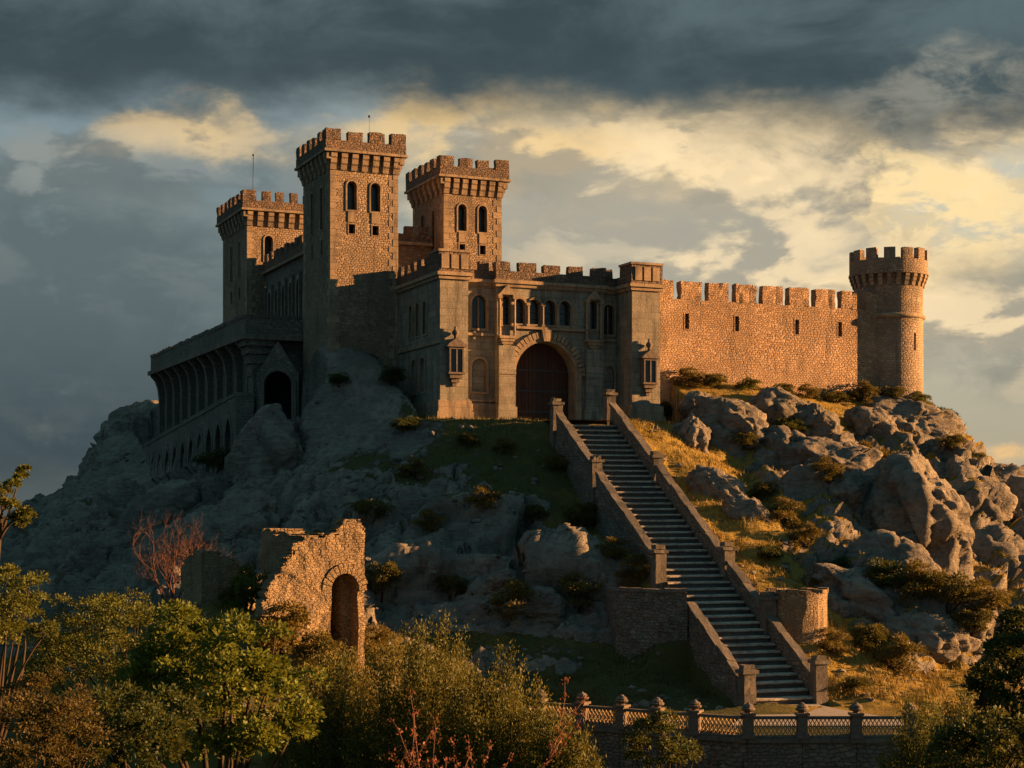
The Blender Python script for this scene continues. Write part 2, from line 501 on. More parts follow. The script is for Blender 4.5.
def ground_mat():
    m, b, p, _ = newmat('field_ground')
    P = b.n('ShaderNodeNewGeometry').outputs['Position']
    n1 = b.noise(P, 0.02, 6.0, 0.6).outputs['Fac']
    n2 = b.noise(P, 0.9, 6.0, 0.65).outputs['Fac']
    col = b.mix(b.smooth(n1, 0.35, 0.65), (.035, .045, .022), (.060, .058, .030))
    col = b.mix(b.smooth(n2, 0.4, 0.7, 0.0, 0.6), col, (.022, .026, .012))
    b.put(p.inputs['Base Color'], col)
    p.inputs['Roughness'].default_value = 1.0
    p.inputs['Specular IOR Level'].default_value = 0.05
    bump(b, p, n2, 0.8, 0.2)


ground_mat()

# ------------------------------------------------------------------ helpers
TH = R(23.5)                      # castle axes turned from the camera axes
CR = np.array([math.cos(TH), math.sin(TH)])
CL = np.array([-math.sin(TH), math.cos(TH)])
G0 = np.array([-4.28, 98.0])      # front left corner of the gatehouse


def c2w(x, y):
    p = G0 + CR * x + CL * y
    return float(p[0]), float(p[1])


def at(px, py, D):
    return Vector(((px - CX) / FPX * D, D, (HY - py) / FPX * D))


class MB:
    """collects faces; build() links them as one mesh object"""
    def __init__(s):
        s.v = []
        s.f = []
        s.uv = []

    def add(s, pts, faces, uvs=None):
        o = len(s.v)
        s.v.extend([tuple(p) for p in pts])
        for i, f in enumerate(faces):
            s.f.append([o + k for k in f])
            if uvs is not None:
                s.uv.append(uvs[i])
            else:
                s.uv.append(s.auto([pts[k] for k in f]))

    @staticmethod
    def auto(q):
        n = Vector((0, 0, 0))
        for i in range(len(q)):
            a, b = Vector(q[i]), Vector(q[(i + 1) % len(q)])
            n += Vector(((a.y - b.y) * (a.z + b.z), (a.z - b.z) * (a.x + b.x), (a.x - b.x) * (a.y + b.y)))
        if n.length > 0:
            n.normalize()
        if abs(n.z) > 0.75:
            return [(p[0], p[1]) for p in q]
        h = Vector((-n.y, n.x))
        if h.length < 1e-6:
            h = Vector((1, 0))
        h.normalize()
        return [(p[0] * h.x + p[1] * h.y + n.x * 3.1, p[2]) for p in q]

    def box(s, x0, x1, y0, y1, z0, z1, fr=None):
        P = [(x0, y0, z0), (x1, y0, z0), (x1, y1, z0), (x0, y1, z0), (x0, y0, z1), (x1, y0, z1), (x1, y1, z1), (x0, y1, z1)]
        if fr:
            P = [fr(*p) for p in P]
        s.add(P, [(0, 3, 2, 1), (4, 5, 6, 7), (0, 1, 5, 4), (1, 2, 6, 5), (2, 3, 7, 6), (3, 0, 4, 7)])

    def worn(s, x0, x1, y0, y1, z0, z1, amp=0.05, step=0.3, seed=0, fr=None):
        """a box with chipped, uneven faces"""
        n = [max(1, min(14, int(round((b - a) / step)))) for a, b in ((x0, x1), (y0, y1), (z0, z1))]
        idx = {}
        pts = []

        def vid(i, j, k):
            key = (i, j, k)
            if key not in idx:
                idx[key] = len(pts)
                pts.append((x0 + (x1 - x0) * i / n[0], y0 + (y1 - y0) * j / n[1], z0 + (z1 - z0) * k / n[2]))
            return idx[key]
        F = []
        for i in range(n[0]):
            for j in range(n[1]):
                F.append((vid(i, j, 0), vid(i, j + 1, 0), vid(i + 1, j + 1, 0), vid(i + 1, j, 0)))
                F.append((vid(i, j, n[2]), vid(i + 1, j, n[2]), vid(i + 1, j + 1, n[2]), vid(i, j + 1, n[2])))
            for k in range(n[2]):
                F.append((vid(i, 0, k), vid(i + 1, 0, k), vid(i + 1, 0, k + 1), vid(i, 0, k + 1)))
                F.append((vid(i, n[1], k), vid(i, n[1], k + 1), vid(i + 1, n[1], k + 1), vid(i + 1, n[1], k)))
        for j in range(n[1]):
            for k in range(n[2]):
                F.append((vid(0, j, k), vid(0, j, k + 1), vid(0, j + 1, k + 1), vid(0, j + 1, k)))
                F.append((vid(n[0], j, k), vid(n[0], j + 1, k), vid(n[0], j + 1, k + 1), vid(n[0], j, k + 1)))
        A = np.array(pts)
        d = np.stack([vnoise(A * 2.3 + seed * 7.3 + o) for o in (0.0, 31.7, 77.1)], 1) - 0.5
        A = A + d * amp * 2
        pts = [tuple(p) for p in A]
        uvs = None
        if fr:
            pts = [fr(*p) for p in pts]
        s.add(pts, F, uvs)

    def prism(s, out, a0, a1, fr):
        """outline in (u,v) pushed from w=a0 to w=a1 through frame fr(u,v,w)"""
        n = len(out)
        P = [fr(u, v, a0) for u, v in out] + [fr(u, v, a1) for u, v in out]
        F = [tuple(range(n - 1, -1, -1)), tuple(range(n, 2 * n))]
        for i in range(n):
            j = (i + 1) % n
            F.append((i, j, n + j, n + i))
        s.add(P, F)

    def ring(s, outer, inner, w0, w1, fr, back=None):
        """frame between two outlines of equal length; face at w1, sides to w0 (outer) and back (inner)"""
        n = len(outer)
        bk = w0 if back is None else back
        P = [fr(u, v, w1) for u, v in outer] + [fr(u, v, w1) for u, v in inner] + [fr(u, v, w0) for u, v in outer] + [fr(u, v, bk) for u, v in inner]
        F = []
        for i in range(n):
            j = (i + 1) % n
            F.append((i, j, n + j, n + i))
            F.append((2 * n + i, 2 * n + j, j, i))
            F.append((n + i, n + j, 3 * n + j, 3 * n + i))
        s.add(P, F)

    def panel(s, fr, u0, u1, v0, v1, holes=(), depth=0.3):
        polys = [[(u0, v0), (u1, v0), (u1, v1), (u0, v1)]] + [list(h) for h in holes]
        flat = [p for q in polys for p in q]
        tris = tessellate_polygon([[Vector((p[0], p[1], 0)) for p in q] for q in polys])
        P = [fr(u, v, 0) for u, v in flat]
        F = []
        for t in tris:
            a, b_, c = (flat[k] for k in t)
            ar = (b_[0] - a[0]) * (c[1] - a[1]) - (b_[1] - a[1]) * (c[0] - a[0])
            if abs(ar) < 1e-9:
                continue
            F.append(tuple(t) if ar > 0 else tuple(reversed(t)))
        s.add(P, F)
        for h in holes:
            n = len(h)
            P = [fr(u, v, 0) for u, v in h] + [fr(u, v, -depth) for u, v in h]
            s.add(P, [(i, (i + 1) % n, n + (i + 1) % n, n + i) for i in range(n)])

    def lathe(s, c, prof, seg=24, a0=0.0, a1=2 * math.pi, capt=True):
        full = abs(a1 - a0 - 2 * math.pi) < 1e-6
        m = seg if full else seg + 1
        P = []
        for r, z in prof:
            for i in range(m):
                a = a0 + (a1 - a0) * i / seg
                P.append((c[0] + r * math.cos(a), c[1] + r * math.sin(a), c[2] + z))
        F, U = [], []
        for k in range(len(prof) - 1):
            rr = max(prof[k][0], prof[k + 1][0], .01)
            for i in range(seg):
                j = (i + 1) % m
                F.append((k * m + i, k * m + j, (k + 1) * m + j, (k + 1) * m + i))
                ua, ub = (a1 - a0) * i / seg * rr, (a1 - a0) * (i + 1) / seg * rr
                za, zb = prof[k][1] + c[2], prof[k + 1][1] + c[2]
                if abs(za - zb) < 0.02:
                    za, zb = prof[k][0], prof[k + 1][0]
                U.append([(ua, za), (ub, za), (ub, zb), (ua, zb)])
        s.add(P, F, U)
        if capt and prof[-1][0] > 1e-4 and full:
            k = len(prof) - 1
            s.add([P[k * m + i] for i in range(m)], [tuple(range(m))])

    def tube(s, pts, rad, seg=6):
        pts = [Vector(p) for p in pts]
        if not isinstance(rad, (list, tuple)):
            rad = [rad] * len(pts)
        P = []
        up = Vector((0.3, 0.2, 1)).normalized()
        for i, p in enumerate(pts):
            t = (pts[min(i + 1, len(pts) - 1)] - pts[max(i - 1, 0)])
            t = t.normalized() if t.length > 1e-9 else Vector((0, 0, 1))
            a = t.cross(up)
            if a.length < 0.05:
                a = t.cross(Vector((1, 0, 0)))
            a.normalize()
            b_ = t.cross(a)
            for k in range(seg):
                an = 2 * math.pi * k / seg
                P.append(tuple(p + (a * math.cos(an) + b_ * math.sin(an)) * rad[i]))
        F = []
        for i in range(len(pts) - 1):
            for k in range(seg):
                j = (k + 1) % seg
                F.append((i * seg + k, i * seg + j, (i + 1) * seg + j, (i + 1) * seg + k))
        F.append(tuple(range(seg - 1, -1, -1)))
        F.append(tuple((len(pts) - 1) * seg + k for k in range(seg)))
        s.add(P, F)

    def build(s, name, mat, parent=None, base=(0, 0, 0), smooth=False, fix=True):
        me = bpy.data.meshes.new(name)
        bx, by, bz = base
        me.from_pydata([(x - bx, y - by, z - bz) for x, y, z in s.v], [], s.f)
        uvl = me.uv_layers.new(name='uv')
        fl = [c for f in s.uv for q in f for c in q]
        uvl.data.foreach_set('uv', fl)
        me.materials.append(MATS[mat])
        if fix:
            bm = bmesh.new()
            bm.from_mesh(me)
            bmesh.ops.recalc_face_normals(bm, faces=bm.faces)
            bm.to_mesh(me)
            bm.free()
        if smooth:
            me.polygons.foreach_set('use_smooth', [True] * len(me.polygons))
        o = bpy.data.objects.new(name, me)
        COL.objects.link(o)
        if parent is not None:
            o.parent = parent
        return o


def tag(o, label=None, cat=None, group=None, kind=None):
    for k, v in (('label', label), ('category', cat), ('group', group), ('kind', kind)):
        if v:
            o[k] = v
    return o


class Thing:
    """an Empty at the thing's base; parts are written in the shared frame (castle axes or world) and stored relative to it"""
    def __init__(s, name, label, cat, base, castle=True, group=None):
        s.e = bpy.data.objects.new(name, None)
        s.e.empty_display_size = 0.5
        COL.objects.link(s.e)
        s.base = base
        if castle:
            x, y = c2w(base[0], base[1])
            s.e.location = (x, y, base[2])
            s.e.rotation_euler = (0, 0, TH)
        else:
            s.e.location = base
        tag(s.e, label, cat, group)

    def part(s, mb, name, mat, parent=None, label=None, smooth=False, fix=True):
        o = mb.build(name, mat, parent or s.e, s.base, smooth, fix)
        if label:
            o['label'] = label
        return o


# ------------------------------------------------------------------ noise
def _h(ix, iy, iz, seed):
    h = (ix.astype(np.int64) * 374761393 + iy.astype(np.int64) * 668265263 + iz.astype(np.int64) * 2147483647 + seed * 974634777) & 0xFFFFFFFF
    h = ((h ^ (h >> 13)) * 1274126177) & 0xFFFFFFFF
    h = ((h ^ (h >> 16)) * 2246822519) & 0xFFFFFFFF
    h = h ^ (h >> 15)
    return (h & 0xFFFFFF) / float(0xFFFFFF)


def vnoise(p, seed=0):
    p = np.asarray(p, dtype=float)
    i = np.floor(p)
    f = p - i
    f = f * f * f * (f * (f * 6 - 15) + 10)
    i = i.astype(np.int64)
    r = 0
    for a in (0, 1):
        wa = f[:, 0] if a else 1 - f[:, 0]
        for b_ in (0, 1):
            wb = f[:, 1] if b_ else 1 - f[:, 1]
            for c in (0, 1):
                wc = f[:, 2] if c else 1 - f[:, 2]
                r = r + wa * wb * wc * _h(i[:, 0] + a, i[:, 1] + b_, i[:, 2] + c, seed)
    return r


def fbm(p, oct=5, rough=0.5, seed=0):
    r, a, t = 0, 1.0, 0
    q = np.asarray(p, dtype=float)
    for k in range(oct):
        r = r + a * vnoise(q + k * 13.7, seed + k)
        t += a
        a *= rough
        q = q * 2.03
    return r / t


def worley(p, seed=0, jit=0.9):
    p = np.asarray(p, dtype=float)
    i = np.floor(p).astype(np.int64)
    f1 = np.full(len(p), 9.0)
    f2 = np.full(len(p), 9.0)
    hid = np.zeros(len(p))
    for a in (-1, 0, 1):
        for b_ in (-1, 0, 1):
            for c in (-1, 0, 1):
                x, y, z = i[:, 0] + a, i[:, 1] + b_, i[:, 2] + c
                q = np.stack([x + .5 + jit * (_h(x, y, z, seed) - .5), y + .5 + jit * (_h(x, y, z, seed + 1) - .5), z + .5 + jit * (_h(x, y, z, seed + 2) - .5)], 1)
                d = np.sqrt(((q - p) ** 2).sum(1))
                new = d < f1
                f2 = np.where(new, f1, np.minimum(f2, d))
                hid = np.where(new, _h(x, y, z, seed + 3), hid)
                f1 = np.where(new, d, f1)
    return f1, f2, hid


def facets(p, seed=0, jit=.9, tilt=1.0):
    """broken blocks: every cell is a plane of its own height and lean; returns height and the gap to the next cell"""
    p = np.asarray(p, dtype=float)
    i = np.floor(p).astype(np.int64)
    f1 = np.full(len(p), 9.0)
    f2 = np.full(len(p), 9.0)
    h = np.zeros(len(p))
    for a in (-1, 0, 1):
        for b_ in (-1, 0, 1):
            for c in (-1, 0, 1):
                x, y, z = i[:, 0] + a, i[:, 1] + b_, i[:, 2] + c
                r = [_h(x, y, z, seed + k) for k in range(7)]
                q = np.stack([x + .5 + jit * (r[0] - .5), y + .5 + jit * (r[1] - .5), z + .5 + jit * (r[2] - .5)], 1)
                dv = p - q
                d = np.sqrt((dv ** 2).sum(1))
                hh = (r[3] - .5) + tilt * (dv[:, 0] * (r[4] - .5) + dv[:, 1] * (r[5] - .5) + dv[:, 2] * (r[6] - .5)) * 2
                new = d < f1
                f2 = np.where(new, f1, np.minimum(f2, d))
                h = np.where(new, hh, h)
                f1 = np.where(new, d, f1)
    return h, f2 - f1


def sstep(x, a, b_):
    t = np.clip((x - a) / (b_ - a), 0, 1)
    return t * t * (3 - 2 * t)


# ------------------------------------------------------------------ the stair's line (t = 0 at the gate, 1 at the foot)
ST0 = np.array([4.28, 96.0, 5.42])
ST1 = np.array([12.14, 73.0, -8.55])
ST_HALF = 1.55
_sd = (ST1 - ST0)[:2]
ST_LEN = float(np.linalg.norm(_sd))
ST_DIR = _sd / ST_LEN                      # downhill
ST_PERP = np.array([-ST_DIR[1], ST_DIR[0]])   # towards picture right
if ST_PERP[0] < 0:
    ST_PERP = -ST_PERP

# ------------------------------------------------------------------ hill: surveyed points (column, row, distance, rockiness, dryness)
SURV = [
    (22, 548, 112, 1, .2), (60, 490, 118, 1, .2), (70, 482, 128, 1, .2), (100, 442, 138, 1, .2), (118, 424, 141, 1, .2), (136, 405, 144, 1, .2), (150, 404, 142, .7, .2), (100, 474, 122, 1, .1), (140, 480, 117, 1, .1),
    (80, 560, 100, 1, .1), (150, 520, 100, 1, .1), (150, 600, 85, 1, .2), (60, 610, 92, 1, .2), (200, 520, 97, 1, .1), (200, 492, 103, 1, .1),
    (175, 466, 113, .9, .1), (240, 472, 104, .8, .1), (250, 500, 96, .8, .1), (300, 402, 102, .75, .1), (310, 366, 103, .7, .1),
    (350, 364, 102.3, .8, .1), (390, 366, 103.5, .45, .1), (350, 440, 97.5, 1, .1), (320, 470, 94, .6, .1), (350, 500, 91, .6, .15), (400, 445, 96, .6, .15),
    (420, 416, 97.5, .3, .3), (470, 418, 97, .15, .35), (520, 424, 96.5, .1, .3), (450, 482, 92, .62, .1), (520, 500, 90, .4, .15), (565, 535, 88, .1, .35),
    (450, 450, 94.5, .2, .1), (500, 460, 93.5, .3, .15), (540, 470, 93, .05, .15),
    (400, 540, 87, .9, .5), (450, 548, 86, 1, .5), (500, 548, 85.5, .9, .7), (560, 548, 85, .5, .9), (600, 558, 83.5, .35, 1), (640, 575, 82.5, .15, 1),
    (400, 600, 83, 1, .3), (450, 610, 82, 1, .3), (500, 625, 81, 1, .3), (560, 640, 80.3, .8, .3), (610, 612, 81, .8, .5), (600, 640, 80, .5, .2),
    (650, 662, 76.5, 0, 0), (600, 690, 74, 0, 0), (700, 692, 74, 0, 0), (740, 702, 72, 0, .1), (560, 700, 73, .1, .1), (660, 640, 78, 0, 0),
    (320, 645, 66, .1, .6), (215, 612, 68, .1, .5), (365, 668, 70, .2, .3), (300, 562, 84, 1, .2), (360, 605, 77, .7, .3), (240, 570, 84, 1, .2), (420, 690, 70, .2, .4),
    (500, 715, 68, .1, .3),
    # right of the stair
    (640, 432, 97, .1, .9), (660, 428, 98.5, .1, .8), (640, 442, 95.8, .05, 1), (680, 482, 93, .05, 1), (720, 522, 89.3, .1, 1), (760, 562, 85.3, .15, 1),
    (800, 592, 82, .1, 1), (830, 640, 79, .05, 1), (850, 682, 76, .05, 1), (900, 702, 74, .1, .9), (940, 714, 72, .1, .8), (820, 700, 74, 0, .9),
    (700, 455, 97, .2, 1), (740, 490, 94, .3, 1), (760, 505, 92, .2, 1), (830, 552, 89, .35, 1), (850, 570, 87, .9, .9), (900, 600, 85.5, 1, .9),
    (960, 632, 84, .9, .9), (880, 640, 81.5, .6, .9),
    (680, 397, 104.5, .3, .7), (705, 390, 106, .3, .7), (760, 392, 107.5, .4, .7), (840, 402, 111, .5, .7), (885, 396, 113, .4, .7), (925, 402, 114, .6, .7), (944, 440, 113, 1, .6), (988, 488, 112, 1, .4),
    (720, 440, 101, .6, .9), (780, 484, 98, .7, .8), (830, 500, 97, .7, .9), (880, 442, 107, .9, .7), (900, 545, 95, .8, .9), (930, 585, 92, .5, .9),
    (985, 605, 92, .5, .9), (968, 480, 108, 1, .4), (1008, 530, 106, 1, .4), (1020, 560, 102, 1, .4), (1000, 645, 85, .4, .8), (1000, 705, 76, .2, .6),
    (840, 440, 104, .8, .8), (860, 480, 101, .7, .9),
]
pts, rk, dr = [], [], []
for px_, py_, D_, r_, d_ in SURV:
    pts.append(tuple(at(px_, py_, D_)))
    rk.append(r_)
    dr.append(d_)
# beyond what the picture fixes: flanks, the plateau under the castle, the field below
for x, y, z, r_, d_ in [(-42, 108, -11, 1, .2), (-40, 122, -6, 1, .2), (-44, 132, -8, 1, .2), (-50, 118, -14, .6, .2), (-41, 144, -1, 1, .2), (-46, 148, -6, 1, .2), (-38, 95, -11, 1, .2),
                        (-52, 100, -14, .4, .2), (-30, 146, 7.5, .6, .2), (-30, 82, -9, .8, .2), (-45, 75, -12, .2, .3), (-25, 70, -8, .2, .4),
                        (0, 120, 8, .2, .3), (20, 122, 7.5, .3, .3), (-15, 128, 8, .3, .3), (-20, 145, 7, .3, .3), (10, 145, 4, .4, .3), (30, 138, 1, .6, .3), (0, 165, -8, .5, .3), (-35, 165, -6, .5, .3),
                        (36, 116, -1, 1, .4), (41, 112, -6, 1, .4), (46, 108, -12, .6, .4), (38, 100, -8, 1, .5), (36, 92, -9, .6, .6), (52, 120, -14, .4, .4), (42, 126, -8, .8, .4), (45, 140, -13, .5, .4),
                        (34, 84, -11, .3, .7), (40, 78, -13, .1, .6), (55, 95, -14, .1, .5), (26, 71.5, -8.9, .1, .7),
                        (2, 71, -8.7, 0, .1), (6, 70, -8.62, 0, .1), (10, 70, -8.62, 0, .2), (14, 70, -8.62, 0, .4), (18, 70, -8.65, 0, .6), (22, 70, -8.8, .1, .6),
                        (8, 66.2, -8.62, 0, .1), (13, 66, -8.62, 0, .2), (18, 66, -8.65, 0, .4), (3, 69.3, -8.65, 0, .1),
                        (-3, 66, -9.2, .1, .3), (-8, 61, -9.0, .1, .4), (-20, 60, -9.8, .1, .4), (-40, 60, -12, .1, .4), (-50, 53, -14.4, .1, .4), (-30, 53, -14.4, .1, .4), (-15, 53, -14.4, .1, .4), (-5, 53, -14.4, .1, .4), (10, 53, -14.4, .1, .4), (25, 53, -14.4, .1, .4), (45, 53, -14.4, .1, .4), (-60, 60, -14, .1, .3), (-60, 90, -14, .2, .3),
                        (-60, 130, -14, .3, .3), (60, 60, -14, .1, .4), (60, 80, -14, .1, .4), (60, 140, -14, .3, .4), (30, 60, -12, .1, .5), (-60, 165, -14, .3, .3), (60, 165, -14, .3, .3), (30, 165, -12, .3, .3)]:
    pts.append((x, y, z))
    rk.append(r_)
    dr.append(d_)
PT = np.array(pts)
RKv, DRv = np.array(rk), np.array(dr)


def rbf_fit(xy, v, c=2.5, lam=0.02):
    d = np.sqrt(((xy[:, None] - xy[None]) ** 2).sum(2) + c * c)
    n = len(xy)
    A = np.zeros((n + 3, n + 3))
    A[:n, :n] = d - lam * np.eye(n)
    A[:n, n] = 1
    A[:n, n + 1:] = xy
    A[n:, :n] = A[:n, n:].T
    return np.linalg.solve(A, np.concatenate([v, [0, 0, 0]])), c


def rbf_eval(fit, xy, g):
    w, c = fit
    n = len(xy)
    out = np.zeros(len(g))
    for s in range(0, len(g), 20000):
        q = g[s:s + 20000]
        d = np.sqrt(((q[:, None] - xy[None]) ** 2).sum(2) + c * c)
        out[s:s + 20000] = d @ w[:n] + w[n] + q @ w[n + 1:]
    return out


def idw(xy, v, g, p=3.0):
    out = np.zeros(len(g))
    for s in range(0, len(g), 20000):
        q = g[s:s + 20000]
        w = 1 / (((q[:, None] - xy[None]) ** 2).sum(2) + 0.6) ** (p / 2)
        out[s:s + 20000] = (w @ v) / w.sum(1)
    return out


HX0, HX1, HY0, HY1 = -62.0, 60.0, 53.0, 160.0
NX, NY = 680, 480
gx = np.linspace(HX0, HX1, NX)
# rows packed closer on the side that faces the camera
ty = np.linspace(0, 1, NY)
gy = HY0 + (HY1 - HY0) * (0.62 * ty + 0.38 * ty ** 2.2)
GX, GY = np.meshgrid(gx, gy)
g = np.stack([GX.ravel(), GY.ravel()], 1)
fit = rbf_fit(PT[:, :2], PT[:, 2])
gz = rbf_eval(fit, PT[:, :2], g)
rock = idw(PT[:, :2], RKv, g)
dry = idw(PT[:, :2], DRv, g)
# the middle outcrop: a ledge that breaks off in a low cliff over the sunken lawn
yc = 84.6 - .18 * np.clip(g[:, 0] + 2, 0, 20) + 1.4 * (fbm(np.stack([g[:, 0] * .35, g[:, 0] * 0, g[:, 0] * 0], 1), 3, .55, 55) - .5)
led = np.where(g[:, 1] > yc, -1.9 + .16 * (g[:, 1] - yc) - .10 * np.clip(g[:, 0], 0, 9), np.where(g[:, 1] > yc - 1.1, -1.9 - .10 * np.clip(g[:, 0], 0, 9) - 2.6 * (yc - g[:, 1]) / 1.1, -4.5 - .10 * np.clip(g[:, 0], 0, 9) - .45 * (yc - 1.1 - g[:, 1])))
wl = sstep(g[:, 0], -8.5, -6) * (1 - sstep(g[:, 0], 5.2, 7.0)) * sstep(g[:, 1], 76, 79) * (1 - sstep(g[:, 1], 86.5, 89.5))
gz = gz * (1 - wl) + led * wl
rock = rock * (1 - wl) + wl * np.where(g[:, 1] > yc + 1.3, np.where(g[:, 0] > 3.2, .15, .8), np.where(g[:, 1] < yc - 4, .3, 1.0))
dry = np.where((wl > .3) & (g[:, 1] > yc - .5) & (g[:, 0] > .5), 1.0, dry)


def corridor(q):
    """distance along (t) and across (s, + right) the stair"""
    r = q - ST0[:2]
    return (r @ ST_DIR) / ST_LEN, r @ ST_PERP


t_, s_ = corridor(g)
stz = ST0[2] + (ST1[2] - ST0[2]) * np.clip(t_, -0.2, 1.0)
inn = (np.abs(s_) < 2.6) & (t_ > -0.03) & (t_ < 1.0)
flat_keep = sstep(np.abs(s_), 2.2, 4.5)
flat_keep = np.where((t_ < -0.1) | (t_ > 1.06), 1.0, flat_keep)
# noise amount, small by walls, stair and terrace
cx_ = (g - G0) @ CR
cy_ = (g - G0) @ CL
dcast = np.maximum(np.maximum(-5.5 - cx_, cx_ - 37), np.maximum(-1.5 - cy_, cy_ - 60))
amp = flat_keep * sstep(dcast, -0.5, 3.0)
terr = sstep(np.abs(g[:, 1] - 68.5), 3.2, 6.0) + sstep(np.abs(g[:, 0] - 10), 12, 16)
amp = amp * np.clip(terr, 0, 1) * (1 - .55 * wl)

P3 = np.stack([g[:, 0], g[:, 1], gz], 1)


def grid_normals(P):
    A = P.reshape(NY, NX, 3)
    dx = np.gradient(A, axis=1)
    dy = np.gradient(A, axis=0)
    n = np.cross(dx, dy)
    n /= np.linalg.norm(n, axis=2, keepdims=True)
    return n.reshape(-1, 3)


N3 = grid_normals(P3)
rk_n = np.clip(rock + (fbm(P3 * 0.16 + 5, 4, 0.55, 3) - 0.5) * 0.9 + 0.35 * sstep(1 - N3[:, 2], 0.35, 0.6), 0, 1)
rmask = sstep(rk_n, 0.38, 0.62)
wp = P3 + (np.stack([fbm(P3 * 0.22 + o, 4, 0.55, 7) for o in (0, 19.1, 43.7)], 1) - 0.5) * 5.0
# slabs lean down to the left on the left flank, stand upright on the right
u = wp @ np.array([0.62, 0.45, 0.64])
v = wp @ np.array([0.50, -0.85, 0.10])
w = wp @ np.array([-0.59, -0.26, 0.76])
f1, f2, hid = worley(np.stack([u / 15.0, v / 6.5, w / 4.6], 1), 21)
b1 = (1 - np.clip(f1, 0, 1) ** 2) * (0.55 + 0.9 * hid)
c1 = 1 - sstep(f2 - f1, 0.0, 0.10)
# right of the stair: upright joined masses with deep joints
fr1, fr2, hidr = worley(np.stack([wp[:, 0] / 5.2 + wp[:, 2] * .06, wp[:, 1] / 5.5, wp[:, 2] / 7.5], 1) + 3, 61)
br = (1 - np.clip(fr1, 0, 1) ** 2.4) * (0.7 + 0.7 * hidr)
cr_ = 1 - sstep(fr2 - fr1, 0.0, 0.16)
rs = sstep(g[:, 0], 5, 9)
lf = 1 - sstep(g[:, 0], -6, 4)
b1 = b1 * (1 - rs) + 1.25 * br * rs
c1 = c1 * (1 - rs) + 1.5 * cr_ * rs
f1b, f2b, hidb = worley(np.stack([u / 5.5, v / 2.4, w / 1.7], 1) + 7, 41)
b2 = (1 - np.clip(f1b, 0, 1) ** 2) * (0.4 + hidb)
c2 = 1 - sstep(f2b - f1b, 0.0, 0.09)
lay = np.sin((wp @ np.array([0.12, 0.05, 1.0])) * 3.3 + 4 * fbm(P3 * 0.3, 3, 0.5, 9))
q1 = np.stack([u / 11.0, v / 6.0, w / 4.6], 1)
qr = np.stack([wp[:, 0] / 4.6 + wp[:, 2] * .05, wp[:, 1] / 4.8, wp[:, 2] / 7.5], 1)
h1, g1 = facets(np.where(rs[:, None] > .5, qr, q1), 101, .9, 1.1)
wp2 = wp + (np.stack([fbm(P3 * .9 + o, 3, .5, 27) for o in (3., 29., 61.)], 1) - .5) * 1.2
h2, g2 = facets(np.stack([wp2 @ np.array([.62, .45, .64]) / 3.6, wp2 @ np.array([.5, -.85, .1]) / 2.0, wp2 @ np.array([-.59, -.26, .76]) / 1.35], 1), 131, .9, 1.0)
h3, g3 = facets(np.stack([wp2[:, 0] / 1.5, wp2[:, 1] / 1.2, (wp2[:, 2] + .25 * wp2[:, 0]) / .62], 1), 161, .9, .9)
disp = rmask * ((1.3 * lf + 1.7 * (1 - lf)) * (b1 - 0.62) - 0.55 * c1 + 1.5 * h1 - .45 * (1 - sstep(g1, 0, .10)) + .62 * (1 - .35 * rs - .40 * lf) * h2 - .22 * (1 - sstep(g2, 0, .10)) + .24 * (1 - .4 * lf) * h3 + 0.10 * lay + .42 * (fbm(P3 * 0.9, 5, 0.55, 12) - 0.5))
disp += (1 - rmask) * (0.7 * (fbm(P3 * 0.45, 4, 0.5, 15) - 0.5) + 0.25 * (fbm(P3 * 2.0, 3, 0.5, 16) - 0.5))
P4 = P3 + N3 * (disp * amp)[:, None]
# the stair bed is cut below the treads
t4, s4 = corridor(P4[:, :2])
lim = ST0[2] + (ST1[2] - ST0[2]) * np.clip(t4, -0.02, 1.0) - 0.45
edge_ = sstep(np.abs(s4), 2.05, 2.6)
cap = lim + edge_ * 3.0 * np.where(s4 < 0, 0.12, 0.30)
use = (np.abs(s4) < 2.6) & (t4 > -0.03) & (t4 < 1.02)
P4[:, 2] = np.where(use, np.minimum(P4[:, 2], cap), P4[:, 2])
# left of the lower flight the lawn lies well below the wall
low_l = (s4 < -1.9) & (s4 > -9) & (t4 > 0.70) & (t4 < 1.03)
lawn = -7.6 - 1.0 * sstep(t4, 0.72, 1.0) + 0.15 * (fbm(P3 * 0.5, 3, 0.5, 77) - 0.5)
wgt = sstep(-s4, 1.9, 2.3) * (1 - sstep(-s4, 6.0, 9.0)) * sstep(t4, 0.765, 0.80)
P4[:, 2] = np.where(low_l, np.minimum(P4[:, 2], P4[:, 2] * (1 - wgt) + np.minimum(lawn, P4[:, 2]) * wgt), P4[:, 2])

# in front of the balustrade's retaining wall the bank drops away
BAL = [(1.2, 70.0), (2.93, 68.9), (4.52, 67.8), (5.90, 66.85), (7.33, 66.0), (9.31, 65.0), (11.44, 65.0), (13.57, 65.0), (15.70, 65.0), (17.83, 65.1), (19.95, 65.4)]
wy = np.interp(P4[:, 0], [b_[0] for b_ in BAL], [b_[1] for b_ in BAL])
fr_ = (P4[:, 0] > -1.5) & (P4[:, 0] < 24) & (P4[:, 1] < wy - 0.05)
P4[:, 2] = np.where(fr_, np.minimum(P4[:, 2], -11.6 - 0.12 * (wy - P4[:, 1])), P4[:, 2])
bk_ = (P4[:, 0] > 0.5) & (P4[:, 0] < 21) & (P4[:, 1] >= wy - 0.05) & (P4[:, 1] < wy + 4.5)
P4[:, 2] = np.where(bk_, np.minimum(P4[:, 2], -8.62), P4[:, 2])

